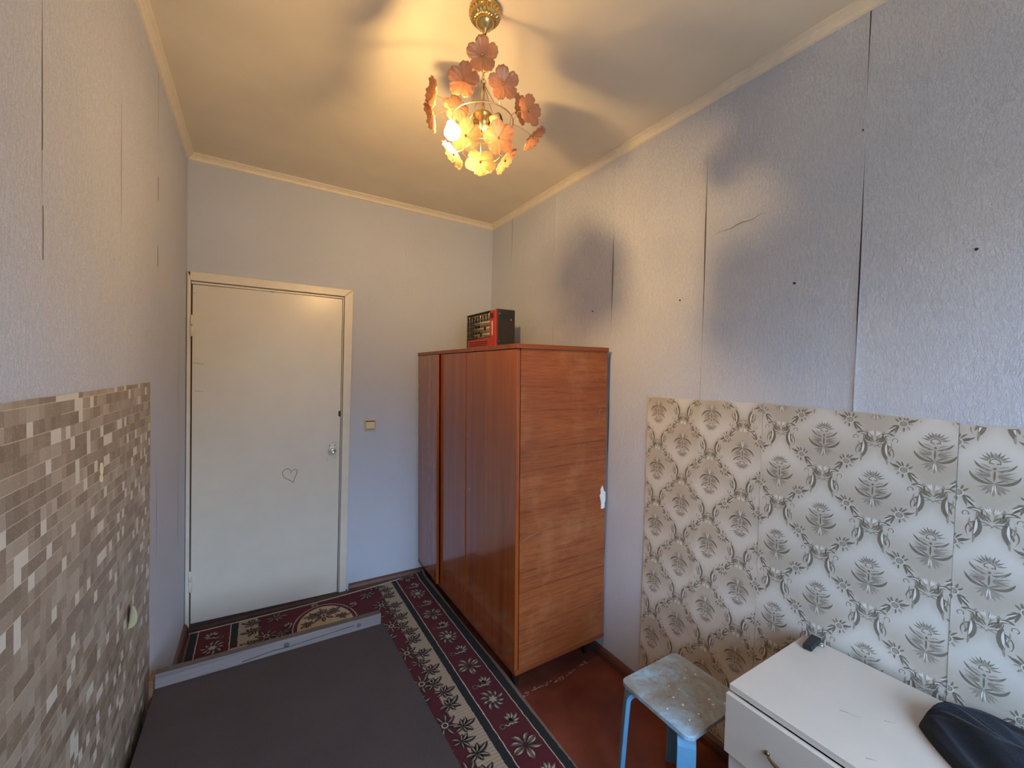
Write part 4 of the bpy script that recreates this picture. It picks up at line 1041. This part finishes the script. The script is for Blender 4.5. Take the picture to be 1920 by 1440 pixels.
# ================================================================== STOOL
def build_stool():
    cx, cy = 1.597, 0.874; hx, hy = 0.152, 0.140; z = 0.438
    t = thing('stool', 'low square stool with worn grey seat and light blue bent legs', 'stool', (cx, cy, 0.0))
    out = []
    r = 0.026
    for sx, sy, a0 in ((1, 1, 0), (-1, 1, 90), (-1, -1, 180), (1, -1, 270)):
        for k in range(6):
            a = R(a0+90*k/5); out.append((cx+sx*(hx-r)+math.cos(a)*r, cy+sy*(hy-r)+math.sin(a)*r))
    obj('seat', MB().prism(out, 'z', z-0.016, z), 'seat', t, bevel=0.0025)
    rnd = random.Random(9)
    for k in range(16):
        px, py = cx+rnd.uniform(-0.125, 0.125), cy+rnd.uniform(-0.115, 0.115); rr = rnd.uniform(0.0016, 0.0046); n = 8
        pl = [(px+math.cos(2*PI*i/n)*rr*rnd.uniform(0.6, 1.3), py+math.sin(2*PI*i/n)*rr*rnd.uniform(0.6, 1.3)) for i in range(n)]
        obj('paint_drip', MB().prism(pl, 'z', z-0.0002, z+0.0009), 'white_paint', t)
    for sx, sy in ((-1, 1), (-1, -1), (1, 1), (1, -1)):
        c = Vector((cx+sx*(hx-0.016), cy+sy*(hy-0.022), 0)); inw = Vector((-sx*0.77, -sy*0.64, 0)).normalized(); side = Vector((-inw.y, inw.x, 0))
        prof = []                       # centre line in (inward, height)
        prof += [(-0.020, 0.0), (-0.014, 0.12), (-0.006, 0.28), (0.0, 0.375)]
        for k in range(1, 6):
            a = R(90*k/5); prof.append((0.034*(1-math.cos(a)), 0.380+0.034*math.sin(a)))
        prof += [(0.085, 0.4135)]
        vs = []; n = len(prof); th = 0.0075; wd = 0.027
        for i, (u, h) in enumerate(prof):
            p0 = prof[max(i-1, 0)]; p1 = prof[min(i+1, n-1)]; dx, dz = p1[0]-p0[0], p1[1]-p0[1]; L = math.hypot(dx, dz); nx, nz = -dz/L, dx/L
            for s2, w2 in ((1, -1), (1, 1), (-1, 1), (-1, -1)):
                q = c+inw*(u+nx*th*s2)+side*(wd*w2); vs.append((q.x, q.y, h+nz*th*s2))
        fs = [(i*4+k, i*4+(k+1) % 4, i*4+4+(k+1) % 4, i*4+4+k) for i in range(n-1) for k in range(4)]+[(3, 2, 1, 0), tuple((n-1)*4+k for k in range(4))]
        obj('leg', MB().add(vs, fs), 'stoolblue', t, bevel=0.002)
build_stool()

# ================================================================== CHEST OF DRAWERS
def build_chest():
    x0, x1 = 1.482, 1.924; ya, yb = -0.165, 0.640; zt = 0.656
    t = thing('chest_of_drawers', 'off-white laminate chest of drawers against the damask paper', 'chest of drawers', ((x0+x1)/2, (ya+yb)/2, 0.0))
    obj('top', box(x0-0.002, x1, ya-0.004, yb+0.003, zt-0.017, zt), ['laminate'], t, bevel=0.0012)
    for y in (ya, yb-0.016): obj('side_panel', box(x0+0.018, x1, y, y+0.016, 0.0, zt-0.017), 'laminate', t, bevel=0.0008)
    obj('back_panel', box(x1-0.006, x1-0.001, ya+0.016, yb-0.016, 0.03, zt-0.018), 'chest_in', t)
    obj('plinth', box(x0+0.03, x0+0.045, ya+0.016, yb-0.016, 0.0, 0.06), 'laminate', t)
    zs = [0.636, 0.468, 0.3, 0.132+0.0]
    hs = 0.165
    for k, z1 in enumerate((0.6345, 0.466, 0.298)):
        dx = -0.016 if k == 0 else 0.0
        z0 = z1-hs if k < 2 else 0.065
        d = obj('drawer', box(x0+dx, x0+dx+0.016, ya, yb+(0.004 if k == 0 else -0.001), z0, z1), 'laminate', t, bevel=0.0012)
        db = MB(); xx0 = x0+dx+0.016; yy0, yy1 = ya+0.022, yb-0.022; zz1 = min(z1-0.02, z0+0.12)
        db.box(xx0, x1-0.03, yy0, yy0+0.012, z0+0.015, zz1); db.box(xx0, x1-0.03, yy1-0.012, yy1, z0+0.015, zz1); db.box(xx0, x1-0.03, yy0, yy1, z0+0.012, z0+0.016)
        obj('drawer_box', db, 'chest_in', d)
        # two bow handles
        for yc in (0.475, 0.005):
            pts = []
            for i in range(13):
                s = i/12*2-1; pts.append((x0+dx-0.024*(1-s*s)**0.6, yc+0.056*s, z0+0.082))
            hn = obj('handle', MB().tube(pts, [0.0030+0.0022*(1-abs(i/6-1)) for i in range(13)], 8), 'antique', d)
            for s in (-1, 1): obj('handle_foot', MB().lathe([(0.007, 0), (0.005, 0.004)], (x0+dx, yc+0.056*s, z0+0.082), 10, (-1, 0, 0)), 'antique', hn)
    for (pts) in ([(1.640, 0.442), (1.648, 0.430), (1.652, 0.414), (1.660, 0.402)], [(1.528, 0.352), (1.536, 0.342), (1.540, 0.336)], [(1.70, 0.37), (1.715, 0.352)]):
        obj('scratch', MB().tube([(x, y, zt-0.0002) for x, y in pts], 0.0010, 5), 'scratch', t)
    # chipped front edge
    rnd = random.Random(2)
    for k in range(7):
        y = rnd.uniform(0.30, 0.60); obj('edge_chip', MB().prism([(y, zt-0.0172), (y+0.008, zt-0.0172), (y+0.005, zt-0.014), (y+0.002, zt-0.0145)], 'x', x0-0.0026, x0), 'scratch', t)
build_chest()

def build_small_box():
    z = 0.6566
    t = thing('plastic_case', 'small black plastic case on the back corner of the white chest', 'case', (1.878, 0.606, z))
    mb = MB()
    p = [(1.834, 0.612), (1.838, 0.588), (1.920, 0.594), (1.918, 0.622)]
    mb.prism(p, 'z', z, z+0.016); obj('case_body', mb, 'blackplastic', t, bevel=0.002)
    obj('case_seam', MB().prism([(1.8332, 0.6128), (1.8374, 0.5872), (1.9208, 0.5932), (1.9188, 0.6228)], 'z', z+0.0075, z+0.0085), 'dark', t)
    obj('metal_clip', MB().tube([(1.890, 0.592, z+0.006), (1.893, 0.582, z+0.006), (1.900, 0.579, z+0.004)], 0.003, 8), 'steel', t)
build_small_box()

# ================================================================== CLOTHING ON THE CHEST
def build_cloth():
    z0 = 0.6563
    t = thing('folded_trousers', 'dark navy fleece trousers dropped on the right end of the white chest', 'trousers', (1.80, 0.05, z0))
    nu, nv = 70, 60
    def f(u, v):
        # u: along, from the bunched end (y 0.31) away to -0.16 ; v: across from the front to the wall
        y = 0.318-0.49*u
        yy = 0.318-y
        xfnt = 1.752-0.215*(1-math.exp(-yy/0.16))-0.03*math.sin(yy*9)*u
        xbak = 1.775+0.155*(1-math.exp(-yy/0.030))
        w = math.sin(min(1, max(0, v))*PI)
        end = 1-math.exp(-(yy+0.002)/0.016)
        x = xfnt+(xbak-xfnt)*v
        h = (0.066*w**0.30)*end
        h *= 0.80+0.20*math.sin(v*PI*0.9+0.5)+0.10*v
        fold = 0.009*(1-2*abs(math.sin(v*5.2+u*2.2+0.5+0.4*math.sin(u*6))))+0.007*(1-2*abs(math.sin(v*8.5-u*4.0+1.2)))+0.006*math.sin(u*13+v*9)+0.004*(1-2*abs(math.sin(v*15+u*9)))
        h += 1.5*fold*w**0.5*end
        return (x, y, z0+max(0.0012, h))
    mb = MB().grid(f, nu, nv)
    # underside
    mb.grid(lambda u, v: (f(u, v)[0], f(u, v)[1], z0+0.0006), nu, nv)
    o = obj('trouser_cloth', mb, 'cloth', t, fix=False)
    # stitched side seam following the folds
    pts = []
    for i in range(40):
        u = 0.06+0.9*i/39; v = 0.62-0.10*u; p = f(u, v); pts.append((p[0], p[1], p[2]+0.0008))
    obj('side_seam', MB().tube(pts, 0.0016, 5), 'cloth', t)
build_cloth()

# ================================================================== FLOOR SCUFFS
def build_scuffs():
    rnd = random.Random(11); fl = bpy.data.objects['floor']
    line = [(1.418, 1.578), (1.45, 1.582), (1.50, 1.592), (1.53, 1.590), (1.57, 1.586), (1.62, 1.580), (1.67, 1.578), (1.72, 1.590), (1.79, 1.602), (1.82, 1.608)]
    for (x, y) in line:
        for k in range(4):
            px, py = x+rnd.uniform(-0.02, 0.02), y+rnd.uniform(-0.008, 0.008); ln = rnd.uniform(0.008, 0.024); wd = rnd.uniform(0.0015, 0.004)
            pl = [(px-ln/2, py), (px, py-wd*rnd.uniform(0.5, 1)), (px+ln/2, py+0.002), (px+ln*0.1, py+wd)]
            obj('paint_chip', MB().prism(pl, 'z', -0.0005, 0.0006), 'scratch', fl)
build_scuffs()
